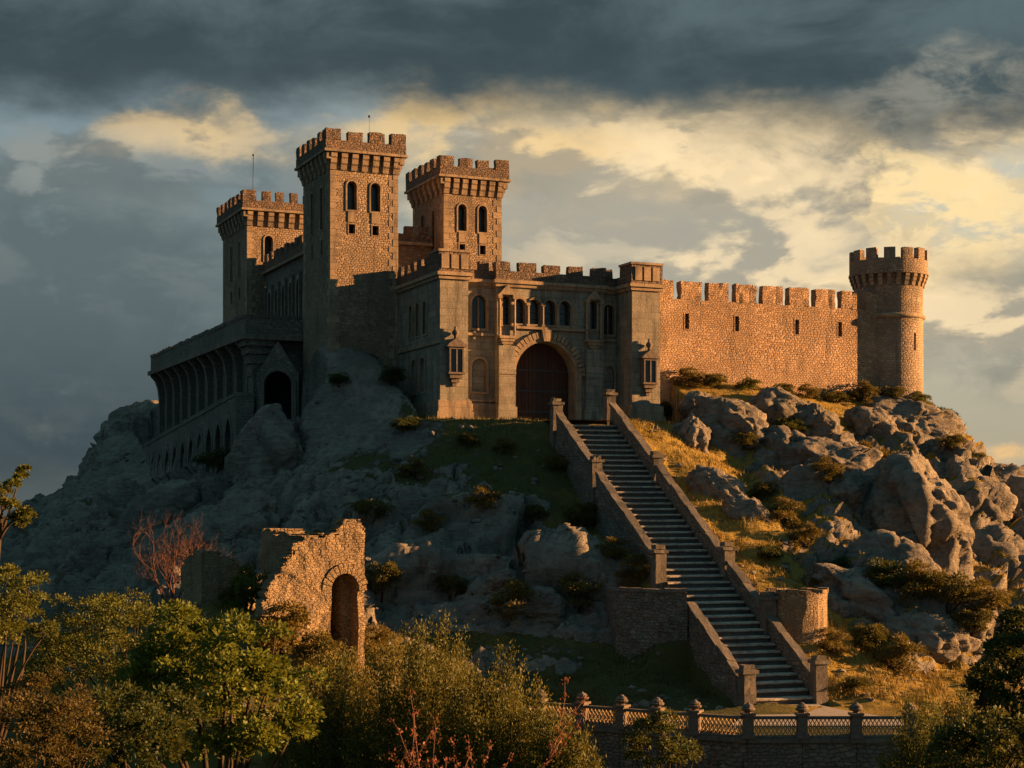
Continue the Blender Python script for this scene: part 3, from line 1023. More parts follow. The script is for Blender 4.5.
cx4, cy4 = (P4[:, :2] - G0) @ CR, (P4[:, :2] - G0) @ CL
nz_ = (fbm(P4 * 0.7, 3, .5, 91) - .5) * .5
gate_ = (cx4 > -1.2) & (cx4 < 16.5) & (cy4 > -4.5) & (cy4 < 12)
P4[:, 2] = np.where(gate_, np.minimum(P4[:, 2], 5.55 + nz_ * .3 + np.clip(cy4, 0, 9) * .12 * (cx4 < 0) - .05 * np.clip(-cy4 - 1, 0, 9)), P4[:, 2])
arc_ = (cx4 < -9.25) & (cx4 > -22) & (cy4 > 11.5) & (cy4 < 47)
apex = 3.95 + (46.0 - cy4) * (2.4 / 33.7)
P4[:, 2] = np.where(arc_, np.minimum(P4[:, 2], apex - 2.3 + nz_ - .30 * np.clip(-9.3 - cx4, 0, 9) + .55 * np.clip(cy4 - 37, 0, 12)), P4[:, 2])
sh_ = (cx4 >= -9.25) & (cx4 < -7.2) & (cy4 > 14) & (cy4 < 47)
P4[:, 2] = np.where(sh_, np.minimum(P4[:, 2], apex + 1.3 + np.clip(cx4 + 9.25, 0, 2) * .5 + nz_), P4[:, 2])
fl_ = (cx4 < -9.0) & (cx4 > -26) & (cy4 > -4) & (cy4 <= 11.5)
P4[:, 2] = np.where(fl_, np.minimum(P4[:, 2], 3.4 - .22 * (-9.0 - cx4) - .12 * (11.5 - cy4) + nz_ * 1.5), P4[:, 2])
po_ = (cx4 > -9.25) & (cx4 < -5.0) & (cy4 > 6.5) & (cy4 < 14)
P4[:, 2] = np.where(po_, np.minimum(P4[:, 2], 5.2 + .45 * np.clip(cx4 + 6.3, 0, 3) + nz_ - .25 * np.clip(11 - cy4, 0, 5)), P4[:, 2])

N4 = grid_normals(P4)
rk_out = np.clip(rk_n - 1.0 * rs * (1 - sstep(fr2 - fr1, .14, .32)) * sstep(N4[:, 2], .45, .7) + 0.5 * sstep(1 - N4[:, 2], 0.30, 0.55) * sstep(rock, 0.12, 0.35) - 0.42 * sstep(N4[:, 2], 0.80, 0.95), 0, 1)


def hill_mesh():
    me = bpy.data.meshes.new('hill')
    idx = np.arange(NX * NY).reshape(NY, NX)
    q = np.stack([idx[:-1, :-1], idx[:-1, 1:], idx[1:, 1:], idx[1:, :-1]], -1).reshape(-1, 4)
    me.vertices.add(len(P4))
    me.vertices.foreach_set('co', P4.astype(np.float32).ravel())
    me.loops.add(q.size)
    me.loops.foreach_set('vertex_index', q.astype(np.int32).ravel())
    me.polygons.add(len(q))
    me.polygons.foreach_set('loop_start', np.arange(0, q.size, 4, dtype=np.int32))
    me.polygons.foreach_set('use_smooth', np.ones(len(q), dtype=bool))
    for nm, a in (('rock', rk_out), ('dry', dry)):
        at_ = me.attributes.new(nm, 'FLOAT', 'POINT')
        at_.data.foreach_set('value', a.astype(np.float32))
    me.update(calc_edges=True)
    me.materials.append(MATS['hill_ground'])
    o = bpy.data.objects.new('hill', me)
    COL.objects.link(o)
    o['kind'] = 'structure'
    return q


HQ = hill_mesh()
BV = BVHTree.FromPolygons([Vector(p) for p in P4.tolist()], HQ.tolist())


def hit(px, py):
    d = Vector(((px - CX) / FPX, 1.0, (HY - py) / FPX)).normalized()
    r = BV.ray_cast(Vector((0, 0, 0)), d, 400)
    return (r[0], r[1]) if r[0] is not None else (None, None)


def ground_z(x, y, default=-14.0):
    r = BV.ray_cast(Vector((x, y, 60)), Vector((0, 0, -1)), 200)
    return r[0].z if r[0] is not None else default


def fore_z(x, y):
    """the viewer's own bank, falling towards the castle"""
    return -9.6 - 4.4 * float(sstep(np.array([y]), 46, 60)[0]) + 0.5 * math.sin(x * .3) - 3.0 * float(sstep(np.array([abs(x)]), 25, 60)[0])


def build_ground():
    xs = sorted(set([-6000, -2500, -1000, -400, -200, -120] + list(np.arange(-80, 81, 2.5)) + [120, 200, 400, 1000, 2500, 6000]))
    ys = sorted(set([-300, -60] + list(np.arange(-10, 71, 2.5)) + [90, 120, 160, 220, 400, 800, 2000, 5000, 9000]))
    V = []
    for y in ys:
        for x in xs:
            V.append((x, y, fore_z(x, y)))
    n = len(xs)
    F = [(j * n + i, j * n + i + 1, (j + 1) * n + i + 1, (j + 1) * n + i) for j in range(len(ys) - 1) for i in range(n - 1)]
    me = bpy.data.meshes.new('ground')
    me.from_pydata(V, [], F)
    me.polygons.foreach_set('use_smooth', [True] * len(F))
    me.materials.append(MATS['field_ground'])
    o = bpy.data.objects.new('ground', me)
    COL.objects.link(o)
    o['kind'] = 'structure'


build_ground()

# ------------------------------------------------------------------ castle
def FR(p0, p1):
    """wall frame: u along p0->p1, v height, w outwards"""
    dx, dy = p1[0] - p0[0], p1[1] - p0[1]
    L = math.hypot(dx, dy)
    dx, dy = dx / L, dy / L

    def f(u, v, w=0.0):
        return (p0[0] + dx * u + dy * w, p0[1] + dy * u - dx * w, v)
    return f, L


def arch(cu, v0, w, vs, kind='round', n=10):
    """opening outline: sill v0, springing vs, width w (counter-clockwise)"""
    h = w / 2
    o = [(cu - h, v0), (cu + h, v0)]
    if kind == 'rect':
        return o + [(cu + h, vs), (cu - h, vs)]
    if kind == 'round':
        for i in range(n + 1):
            a = math.pi * i / n
            o.append((cu + h * math.cos(a), vs + h * math.sin(a)))
    else:
        rr = w * 1.05
        top = math.sqrt(rr * rr - (rr - h) ** 2)
        am = math.atan2(top, rr - h)
        for i in range(n // 2 + 1):
            a = am * i / (n // 2)
            o.append((cu + h - rr + rr * math.cos(a), vs + rr * math.sin(a)))
        for i in range(n // 2 - 1, -1, -1):
            a = am * i / (n // 2)
            o.append((cu - h + rr - rr * math.cos(a), vs + rr * math.sin(a)))
    return o


def offset_arch(cu, v0, w, vs, kind, t, n=10, sill=True):
    return arch(cu, v0 - (t if sill else 0), w + 2 * t, vs + (t if kind == 'rect' else 0), kind, n)


def add_window(T, fr, cu, v0, w, vs, kind='round', depth=0.35, trim=0.12, proud=0.06, name='window', tmat='trim_stone', pmat='dark_glass', mull=0, bars=0):
    """surround (part) with its pane and mullions (sub-parts); returns the hole to leave in the wall"""
    hole = arch(cu, v0, w, vs, kind)
    m = MB()
    m.ring(offset_arch(cu, v0, w, vs, kind, trim), hole, -0.02, proud, fr, back=-depth * 0.35)
    f = T.part(m, name, tmat)
    p = MB()
    big = offset_arch(cu, v0, w, vs, kind, 0.02)
    p.add([fr(u, v, -depth + 0.01) for u, v in big], [tuple(range(len(big)))])
    T.part(p, 'pane', pmat, f, fix=False)
    if mull or bars:
        q = MB()
        top = max(v for u, v in hole)
        for i in range(mull):
            u = cu - w / 2 + w * (i + 1) / (mull + 1)
            q.box(u - .035, u + .035, v0, top - 0.12, -depth + .04, -depth + .12, fr=lambda a, b_, c, fr=fr: fr(a, b_, c))
        for i in range(bars):
            v = v0 + (vs - v0) * (i + 1) / (bars + 1)
            q.box(cu - w / 2, cu + w / 2, v - .025, v + .025, -depth + .05, -depth + .11, fr=lambda a, b_, c, fr=fr: fr(a, b_, c))
        T.part(q, 'mullion', tmat if mull else 'iron', f)
    return hole


def frbox(m, fr, u0, u1, v0, v1, w0, w1):
    m.box(u0, u1, v0, v1, w0, w1, fr=lambda a, b_, c: fr(a, b_, c))


def merlons_on(T, p0, p1, z0, z1, mw, gap, thick, c0, c1, mat, seed=0, out=0.0, skip0=0.0, skip1=0.0, cap=False):
    """merlons along an edge; c0/c1 are the lengths of the end merlons (0 = none)"""
    fr, L = FR(p0, p1)
    spans = []
    if c0:
        spans.append((skip0, c0))
    if c1:
        spans.append((L - c1, L - skip1))
    a, b_ = c0 + (gap if c0 else gap * .5), L - c1 - (gap if c1 else gap * .5)
    n = max(0, int(round((b_ - a + gap) / (mw + gap))))
    if n > 0:
        pitch = (b_ - a + gap) / n
        w = pitch - gap
        for i in range(n):
            spans.append((a + i * pitch, a + i * pitch + w))
    for i, (s0, s1) in enumerate(spans):
        m = MB()
        k = seed * 31 + i
        hh = z1 - 0.17 * random.random() ** 2 * (1 if i > 1 else .3)
        s0, s1 = s0 + (random.uniform(-.05, .05) if i > 1 else 0), s1 + (random.uniform(-.06, .06) if i > 1 else 0)
        m.worn(s0, s1, z0, hh, out - thick, out, amp=0.05, step=0.28, seed=k, fr=lambda a, b2, c, fr=fr: fr(a, b2, c))
        T.part(m, 'merlon', mat)


def corbels_on(T, p0, p1, ztop, h, depth, w, n, mat, inset=0.0):
    fr, L = FR(p0, p1)
    for i in range(n):
        u = inset + (L - 2 * inset) * i / (n - 1)
        m = MB()
        prof = [(0, ztop), (0, ztop - h), (depth * .25, ztop - h), (depth * .45, ztop - h * .72), (depth * .72, ztop - h * .62), (depth * .80, ztop - h * .36), (depth, ztop - h * .28), (depth, ztop)]
        P0 = [fr(u - w / 2, z, d) for d, z in prof]
        P1 = [fr(u + w / 2, z, d) for d, z in prof]
        k = len(prof)
        F = [tuple(range(k)), tuple(range(2 * k - 1, k - 1, -1))] + [(a, (a + 1) % k, k + (a + 1) % k, k + a) for a in range(k)]
        m.add(P0 + P1, F)
        T.part(m, 'corbel', mat)


def rect(x0, x1, y0, y1):
    return [(x0, y0), (x1, y0), (x1, y1), (x0, y1)]   # counter-clockwise: front, right, back, left


def offs(poly, d):
    """mitred outward offset of a counter-clockwise outline"""
    n = len(poly)
    out = []
    for i in range(n):
        a, b_, c = poly[i - 1], poly[i], poly[(i + 1) % n]
        d1 = Vector((b_[0] - a[0], b_[1] - a[1])).normalized()
        d2 = Vector((c[0] - b_[0], c[1] - b_[1])).normalized()
        n1, n2 = Vector((d1.y, -d1.x)), Vector((d2.y, -d2.x))
        k = d / max(0.3, 1 + n1.dot(n2))
        out.append((b_[0] + (n1.x + n2.x) * k, b_[1] + (n1.y + n2.y) * k))
    return out


def band(m, poly, d0, d1, z0, z1):
    """a closed moulding round an outline, from offset d0 (inside) to d1 (outside)"""
    A, B = offs(poly, d0), offs(poly, d1)
    n = len(poly)
    for i in range(n):
        j = (i + 1) % n
        m.add([(*B[i], z0), (*B[j], z0), (*B[j], z1), (*B[i], z1)], [(0, 1, 2, 3)])
        m.add([(*A[i], z1), (*A[j], z1), (*A[j], z0), (*A[i], z0)], [(0, 1, 2, 3)])
        m.add([(*B[i], z1), (*B[j], z1), (*A[j], z1), (*A[i], z1)], [(0, 1, 2, 3)])
        m.add([(*A[i], z0), (*A[j], z0), (*B[j], z0), (*B[i], z0)], [(0, 1, 2, 3)])


def square_tower(label, x0, x1, y0, y1, zb, zt, wins_front, wins_left, nm_f, nm_l, low_mat=None):
    T = Thing('square_tower', label, 'tower', ((x0 + x1) / 2, (y0 + y1) / 2, zb), group='square castle towers')
    poly = rect(x0, x1, y0, y1)
    zc = zt - 1.45      # underside of the parapet
    wall = MB()
    for e in range(4):
        p0, p1 = poly[e], poly[(e + 1) % 4]
        fr, L = FR(p0, p1)
        holes = []
        if e == 0:
            for cu in wins_front:
                holes.append(add_window(T, fr, cu, zt - 4.95, 0.62, zt - 3.45, 'round', 0.5, 0.10, 0.05))
                holes.append(add_window(T, fr, cu, zt - 6.45, 0.42, zt - 5.85, 'rect', 0.5, 0.06, 0.03, name='putlog_hole', pmat='void'))
                a = MB()
                frbox(a, fr, cu - .26, cu + .26, zt - 5.72, zt - 5.06, -0.02, 0.05)
                T.part(a, 'apron_panel', 'trim_stone')
        if e == 3:
            for cu in wins_left:
                holes.append(add_window(T, fr, cu, zt - 6.0, 0.55, zt - 3.6, 'round', 0.5, 0.09, 0.05))
                holes.append(add_window(T, fr, cu, zt - 7.6, 0.32, zt - 6.7, 'rect', 0.5, 0.05, 0.03, name='slit_window', pmat='void'))
        if e in (1,):
            for cu in wins_left:
                holes.append(add_window(T, fr, cu, zt - 5.4, 0.55, zt - 3.6, 'round', 0.5, 0.09, 0.05))
        wall.panel(fr, 0, L, zb - 3, zc, holes, 0.5)
    T.part(wall, 'wall', 'tower_stone', fix=False)
    for e in (0, 3):      # dressed corner stones, long and short by turns, on the two seen faces
        fr, L = FR(poly[e], poly[(e + 1) % 4])
        for end in (0, 1):
            z, i, o = zb - 3, 0, []
            top = zc - 1.06
            while z < top:
                w = .62 if (i + end + e) % 2 else .36
                z2 = min(z + .42, top)
                o += [(w, z), (w, z2)]
                z, i = z2, i + 1
            o = [(0, zb - 3)] + o + [(0, top)]
            if end:
                o = [(L - u, v) for u, v in reversed(o)]
            m = MB()
            n_ = len(o)
            # one strip: quads between the edge and the stepped line
            cut = o if not end else [(L - u, v) for u, v in reversed(o)]
            for k in range(1, n_ - 2, 2):
                (w, za), (_, zb_) = cut[k], cut[k + 1]
                u0, u1 = (0, w) if not end else (L - w, L)
                frbox(m, fr, u0, u1, za + .012, zb_ - .012, -.01, .022)
            T.part(m, 'quoins', 'trim_stone')
    ov = 0.40
    par = MB()
    band(par, poly, ov - .42, ov, zc + .16, zt - 0.72)
    T.part(par, 'parapet', 'parapet_stone')
    st = MB()
    band(st, poly, -.02, ov + .09, zc, zc + .157)
    T.part(st, 'string_course', 'trim_stone')
    rf = MB()
    rf.add([(*p, zc + .10) for p in offs(poly, -.03)], [(0, 1, 2, 3)])
    T.part(rf, 'roof', 'grey_stone')
    po = offs(poly, ov)
    mz = zt - 0.723
    cw = 1.0
    for e in range(4):
        p0, p1 = po[e], po[(e + 1) % 4]
        main = e in (0, 2)
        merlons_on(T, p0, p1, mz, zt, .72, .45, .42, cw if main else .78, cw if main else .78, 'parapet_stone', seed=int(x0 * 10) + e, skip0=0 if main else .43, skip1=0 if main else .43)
    for e, n in ((0, nm_f), (1, nm_l), (2, nm_f), (3, nm_l)):
        corbels_on(T, poly[e], poly[(e + 1) % 4], zc - .003, 1.05, ov - .03, .40, n, 'trim_stone', inset=.17)
    for sx in (x0, x1):    # quoin brackets under the parapet's corners
        for sy in (y0, y1):
            m = MB()
            dx, dy = (1 if sx == x1 else -1), (1 if sy == y1 else -1)
            m.box(min(sx, sx + dx * ov * .8), max(sx, sx + dx * ov * .8), min(sy, sy + dy * ov * .8), max(sy, sy + dy * ov * .8), zc - .45, zc - .004)
            T.part(m, 'corbel', 'trim_stone')
    return T


square_tower('tallest square tower in the centre, its brick front sunlit above and shaded below', -4.50, 0.0, 7.43, 13.3, 8.6, 24.0, (1.42, 2.98), (2.0, 4.1), 7, 7)
square_tower('square tower standing behind the gatehouse, two arched windows high on its sunlit front', 4.90, 9.15, 12.1, 18.1, 8.0, 24.05, (1.35, 2.85), (2.0, 4.1), 7, 7)
square_tower('dark square tower farthest back over the terrace, with a flagpole on its roof', -5.35, 0.4, 24.8, 32.0, 9.0, 23.2, (1.6, 4.2), (2.6, 5.0), 8, 8)


def flagpole(x, y, z, h, label, r=0.045):
    T = Thing('flagpole', label, 'flagpole', (x, y, z), group='bare flagpoles')
    m = MB()
    m.tube([(x, y, z), (x, y, z + h)], [r, r * .6], 8)
    T.part(m, 'pole', 'iron', smooth=True)
    b = MB()
    b.lathe((x, y, z + h), [(0.0, -.02), (.07, .02), (.09, .08), (.06, .14), (0, .17)], 10)
    T.part(b, 'finial', 'iron', smooth=True)
    b = MB()
    b.lathe((x, y, z), [(.22, 0), (.22, .18), (.09, .30), (.07, .36)], 10)
    T.part(b, 'base', 'iron')


flagpole(-4.6, 25.9, 21.87, 4.1, 'tall bare flagpole standing on the dark tower farthest back')
flagpole(-1.0, 10.2, 22.66, 3.0, 'thin bare flagpole standing on the tallest square tower', 0.016)

# ---- gatehouse
GP = [(0, 0), (1.8, 0), (1.8, 2.2), (4.45, 2.2), (4.45, 1.8), (11.8, 1.8), (11.8, 2.2), (12.86, 2.2), (12.86, 0), (14.85, 0), (14.85, 7.3), (8.5, 11.5), (0.3, 11.5), (0.3, 7.38), (0, 7.38)]
GZ0, GZC = 3.0, 14.15


def gatehouse():
    T = Thing('gatehouse', 'pale stone gatehouse with arched wooden door between two projecting piers', 'gatehouse', (7.4, 3.0, 5.6))
    wall = MB()
    n = len(GP)
    for e in range(n):
        p0, p1 = GP[e], GP[(e + 1) % n]
        fr, L = FR(p0, p1)
        holes = []
        if e in (2, 6):      # recessed bays: a blind window above and one below
            c = 1.62 if e == 2 else L / 2
            if e == 6:
                c = 0.53
            w = 1.0 if e == 2 else 0.72
            holes.append(add_window(T, fr, c, 11.35, w, 12.9, 'round', .22, .13, .07, mull=1))
            holes.append(add_window(T, fr, c, 7.45, w, 9.0, 'round', .16, .13, .08, name='blind_window', pmat='ashlar'))
        if e == 4:
            # four lights over the gate, one narrow light beside each pilaster
            for k in range(4):
                holes.append(add_window(T, fr, 1.5 + 1.03 * k, 11.72, .74, 12.9, 'round', .35, .13, .09, bars=2))
            for c in (0.60, 6.58):
                holes.append(add_window(T, fr, c, 11.6, .50, 13.15, 'round', .35, .10, .06, bars=3))
            dh = arch(3.27, 5.0, 4.12, 8.6, 'round', 24)
            holes.append(dh)
        if e == n - 1:
            fr2, L2 = fr, L
            for k in range(3):
                holes.append(add_window(T, fr, 2.3 + 1.25 * k, 10.9, .62, 12.6, 'round', .25, .11, .06))
            for k in range(2):
                holes.append(add_window(T, fr, 2.9 + 1.6 * k, 7.4, .8, 9.1, 'round', .18, .12, .06, name='blind_window', pmat='ashlar'))
        if e == 9:
            for k in range(2):
                holes.append(add_window(T, fr, 2.2 + 2.2 * k, 10.9, .62, 12.6, 'round', .25, .11, .06))
        dep = 1.0 if e == 4 else .35
        if e == 4:
            wall.panel(fr, 0, L, GZ0, GZC, holes[:-1] + [dh], .36)
        else:
            wall.panel(fr, 0, L, GZ0, GZC, holes, dep)
    T.part(wall, 'wall', 'ashlar', fix=False)
    # gate
    fr, L = FR(GP[4], GP[5])
    jam = MB()
    o = arch(3.27, 5.0, 4.12, 8.6, 'round', 24)
    k = len(o)
    jam.add([fr(u, v, -.35) for u, v in o] + [fr(u, v, -1.1) for u, v in o], [(i, (i + 1) % k, k + (i + 1) % k, k + i) for i in range(k)])
    ap = T.part(jam, 'gate_jamb', 'ashlar', fix=False)
    dr_ = MB()
    big = offset_arch(3.27, 5.0, 4.12, 8.6, 'round', .05, 24)
    dr_.add([fr(u, v, -1.0) for u, v in big], [tuple(range(k))])
    door = T.part(dr_, 'gate_door', 'door_wood', fix=False)
    ir = MB()
    for v in (6.3, 7.6, 8.9):
        frbox(ir, fr, 1.30, 5.24, v, v + .11, -.995, -.955)
    frbox(ir, fr, 3.235, 3.305, 5.0, 10.2, -.995, -.94)
    T.part(ir, 'iron_strap', 'iron', door)
    # voussoir arch, two orders
    for nm, t0, t1, pr in (('arch_moulding', 0.0, .22, .09), ('voussoir_ring', .22, .62, .16)):
        m = MB()
        nn = 27
        for i in range(nn):
            a0, a1 = math.pi * i / nn, math.pi * (i + (.78 if t1 > .3 else 1.0)) / nn
            r0, r1 = 2.06 + t0, 2.06 + t1 + (.05 if i == nn // 2 else 0)
            q = [(3.27 + r0 * math.cos(a0), 8.6 + r0 * math.sin(a0)), (3.27 + r1 * math.cos(a0), 8.6 + r1 * math.sin(a0)), (3.27 + r1 * math.cos(a1), 8.6 + r1 * math.sin(a1)), (3.27 + r0 * math.cos(a1), 8.6 + r0 * math.sin(a1))]
            m.prism(q, -.02, pr + .02 * random.random(), fr)
        for sx in (-1, 1):
            u0, u1 = sorted((3.27 + sx * (2.06 + t0), 3.27 + sx * (2.06 + t1)))
            if t1 > .3:
                u0, u1 = sorted((3.27 + sx * (2.06 + t0), 3.27 + sx * (2.06 + .36)))
            frbox(m, fr, u0, u1, 5.0, 8.6, -.02, pr)
        T.part(m, nm, 'trim_stone')
    m = MB()
    m.prism([(3.07, 10.68), (3.47, 10.68), (3.60, 11.40), (2.94, 11.40)], 0, .26, fr)
    T.part(m, 'keystone', 'trim_stone')
    # pilasters beside the gate, colonnettes between the lights
    for u in (.0, 5.98):
        m = MB()
        frbox(m, fr, u + .02, u + 1.12, 4.8, 10.3, .0, .24)
        frbox(m, fr, u - .06, u + 1.20, 4.8, 6.55, .0, .36)
        frbox(m, fr, u - .12, u + 1.26, 4.8, 5.75, .0, .46)
        frbox(m, fr, u - .03, u + 1.17, 8.55, 8.68, .0, .30)
        T.part(m, 'pilaster', 'ashlar')
        q = MB()     # carved bracket and canopy round the narrow light
        for c in (u + .10, u + 1.10):
            q.tube([fr(c, 10.9, .16), fr(c, 13.2, .16)], .085, 8)
            frbox(q, fr, c - .13, c + .13, 13.2, 13.45, .02, .30)
            frbox(q, fr, c - .11, c + .11, 10.75, 10.95, .02, .28)
        for j in range(5):
            s_ = .56 - j * .10
            frbox(q, fr, u + .6 - s_, u + .6 + s_, 10.75 - j * .17, 10.75 - j * .17 + .16, .02, .36 - j * .06)
        q.prism([(u + .02, 13.45), (u + 1.18, 13.45), (u + .6, 14.05)], .02, .26, fr)
        T.part(q, 'carved_bracket', 'trim_stone')
    for k in range(5):
        c = 0.985 + 1.03 * k
        m = MB()
        m.tube([fr(c, 11.6, .12), fr(c, 12.85, .12)], .075, 8)
        frbox(m, fr, c - .12, c + .12, 12.85, 13.02, .02, .24)
        frbox(m, fr, c - .11, c + .11, 11.557, 11.70, .02, .22)
        T.part(m, 'colonnette', 'trim_stone')
    m = MB()
    frbox(m, fr, 1.22, 5.95, 11.40, 11.555, .0, .20)
    T.part(m, 'sill_course', 'trim_stone')
    for e in (2, 6):
        f3, L3 = FR(GP[e], GP[e + 1])
        m = MB()
        frbox(m, f3, .0, L3, 10.90, 11.06, .0, .14)
        frbox(m, f3, .0, L3, 6.85, 6.98, .0, .10)
        T.part(m, 'sill_course', 'trim_stone')
    m = MB()
    frbox(m, fr2, .0, L2, 10.1, 10.28, .0, .12)
    T.part(m, 'string_course', 'trim_stone')
    # plinth, cornice, parapet
    for grp in ((14, 0, 1), (2,), (6,), (7, 8, 9)):
        m = MB()
        for e in grp:
            f3, L3 = FR(GP[e], GP[(e + 1) % n])
            a = .0 if e in (2, 6) else -.16
            b_ = L3 + (.0 if e in (2, 6) else .16)
            if e == 1:
                a, b_ = -.155, L3
            if e == 7:
                a, b_ = 0, L3 + .155
            if e == 14:
                a, b_ = 0, L3 + .157
            frbox(m, f3, a, b_, 4.0, 6.72, .0, .158)
            frbox(m, f3, a if e not in (0, 8) else -.26, b_ if e not in (0, 8) else L3 + .26, 4.0, 6.05, .0, .26)
        T.part(m, 'plinth', 'trim_stone')
    m = MB()
    band(m, GP, -.02, .24, GZC + .01, GZC + .22)
    band(m, GP, -.02, .12, GZC - .20, GZC + .007)
    T.part(m, 'cornice', 'trim_stone')
    m = MB()
    band(m, GP, -.36, .10, GZC + .223, GZC + .78)
    T.part(m, 'parapet', 'parapet_stone')
    rf = MB()
    tri = tessellate_polygon([[Vector((x, y, 0)) for x, y in GP]])
    rf.add([(x, y, GZC + .15) for x, y in GP], [tuple(t) for t in tri])
    T.part(rf, 'roof', 'grey_stone')
    po = offs(GP, .10)
    z0, z1 = GZC + .777, GZC + 1.36
    # pier heads: solid carved blocks, taller than the merlons
    for (xa, xb) in ((-.11, 1.90), (12.76, 14.955)):
        m = MB()
        m.worn(xa, xb, -.12, 1.5, GZC + .225, GZC + 1.45, .03, .35, 5)
        hd = T.part(m, 'pier_head', 'parapet_stone')
        q = MB()
        c = (xa + xb) / 2
        for dx_ in (-.62, 0, .62):
            q.box(c + dx_ - .24, c + dx_ + .24, -.19, -.05, GZC + .42, GZC + 1.28)
        q.box(xa - .06, xb + .06, -.18, 1.56, GZC + 1.42, GZC + 1.56)
        T.part(q, 'carved_panel', 'trim_stone', hd)
    for e, mw, gp, c0, c1 in ((2, .8, .55, 0, 0), (4, .98, .62, .95, .95), (6, .5, .4, 0, 0), (9, .9, .6, 0, 0), (10, .9, .6, 0, 0), (11, .9, .6, 0, 0), (14, .75, .5, 0, 0)):
        p0, p1 = po[e], po[(e + 1) % n]
        if e == 14:
            f3, L3 = FR(p0, p1)
            p1 = f3(L3 - 1.6, 0)[:2]
        if e == 9:
            f3, L3 = FR(p0, p1)
            p0 = f3(1.6, 0)[:2]
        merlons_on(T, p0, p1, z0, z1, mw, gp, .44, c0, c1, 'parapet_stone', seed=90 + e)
    return T


gatehouse()


def wall_lantern(x, y, z, label, k_=1.25):
    """ornate lantern niche on a pier: bracket, glazed case, gabled hood, finial; front faces -y"""
    T = Thing('wall_lantern', label, 'lantern', (x, y, z), group='ornate lanterns on the gatehouse piers')
    T.e.scale = (k_, k_, k_)
    m = MB()
    for k, (w, d, h0, h1) in enumerate(((.10, .10, -.62, -.46), (.20, .22, -.46, -.26), (.32, .34, -.26, -.08), (.42, .42, -.08, .02))):
        m.box(x - w, x + w, y - d, y, z + h0, z + h1 - .003)
    T.part(m, 'bracket', 'finial_stone')
    m = MB()
    m.box(x - .30, x + .30, y - .30, y - .01, z + .02, z + 1.12)
    T.part(m, 'glazed_case', 'dark_glass')
    m = MB()
    for sx in (-.36, -.02, .30):
        m.box(x + sx, x + sx + .07, y - .37, y - .30, z + .02, z + 1.12)
    for sx in (-.37, .30):
        m.box(x + sx, x + sx + .07, y - .29, y, z + .02, z + 1.12)
    m.box(x - .38, x + .38, y - .375, y, z + 1.12, z + 1.22)
    T.part(m, 'case_frame', 'finial_stone')
    m = MB()
    m.prism([(x - .52, z + 1.22), (x + .52, z + 1.22), (x + .42, z + 1.36), (x, z + 1.66), (x - .42, z + 1.36)], 0, .46, lambda u, v, w: (u, y - w, v))
    T.part(m, 'hood', 'finial_stone')
    m = MB()
    m.lathe((x, y - .22, z + 1.58), [(.10, 0), (.07, .16), (.16, .26), (.18, .36), (.10, .46), (.05, .52), (.07, .60), (0, .66)], 12)
    T.part(m, 'finial', 'finial_stone', smooth=True)


wall_lantern(.88, -.005, 8.35, 'ornate dark lantern under a hood on the left gatehouse pier')
wall_lantern(13.92, -.005, 8.15, 'ornate dark lantern under a hood on the right gatehouse pier by the curtain wall')


# ---- curtain wall and round tower
def curtain():
    T = Thing('curtain_wall', 'long sunlit curtain wall of orange brown rubble with battlements and four slits', 'wall', (24.0, 2.6, 7.5))
    p0, p1 = (14.86, 2.0), (33.45, 2.0)
    fr, L = FR(p0, p1)
    holes = []
    for px_ in (687, 737, 797, 840):
        k = (px_ - CX) / FPX
        base = G0 + CL * 2.0
        x = (k * base[1] - base[0]) / (CR[0] - k * CR[1])
        holes.append(add_window(T, fr, x - p0[0], 11.95, .30, 12.95, 'rect', .5, .07, .02, name='arrow_slit', tmat='curtain_stone', pmat='void'))
    m = MB()
    m.panel(fr, 0, L, 5.0, 13.55, holes, .5)
    b2 = [(33.45, 3.6), (14.86, 3.6)]
    f2, L2 = FR(*b2)
    m.panel(f2, 0, L2, 5.0, 13.55)
    m.add([(14.86, 2.0, 13.55), (33.45, 2.0, 13.55), (33.45, 3.6, 13.55), (14.86, 3.6, 13.55)], [(0, 1, 2, 3)])
    T.part(m, 'wall', 'curtain_stone', fix=False)
    m = MB()
    m.worn(0, L, 13.54, 13.86, -.55, .0, .03, .5, 4, fr=lambda a, b_, c: fr(a, b_, c))
    T.part(m, 'parapet', 'curtain_stone')
    # eight merlons, the run of gaps as the picture shows it
    x = .55
    i = 0
    while x < L - 1.0:
        w = 1.54 if i < 7 else 1.25
        q = MB()
        q.worn(x, min(x + w, L - .3), 13.85, 15.10 - .06 * random.random(), -.55, .0, .06, .28, 200 + i, fr=lambda a, b_, c: fr(a, b_, c))
        T.part(q, 'merlon', 'curtain_stone')
        x += 2.07
        i += 1


curtain()


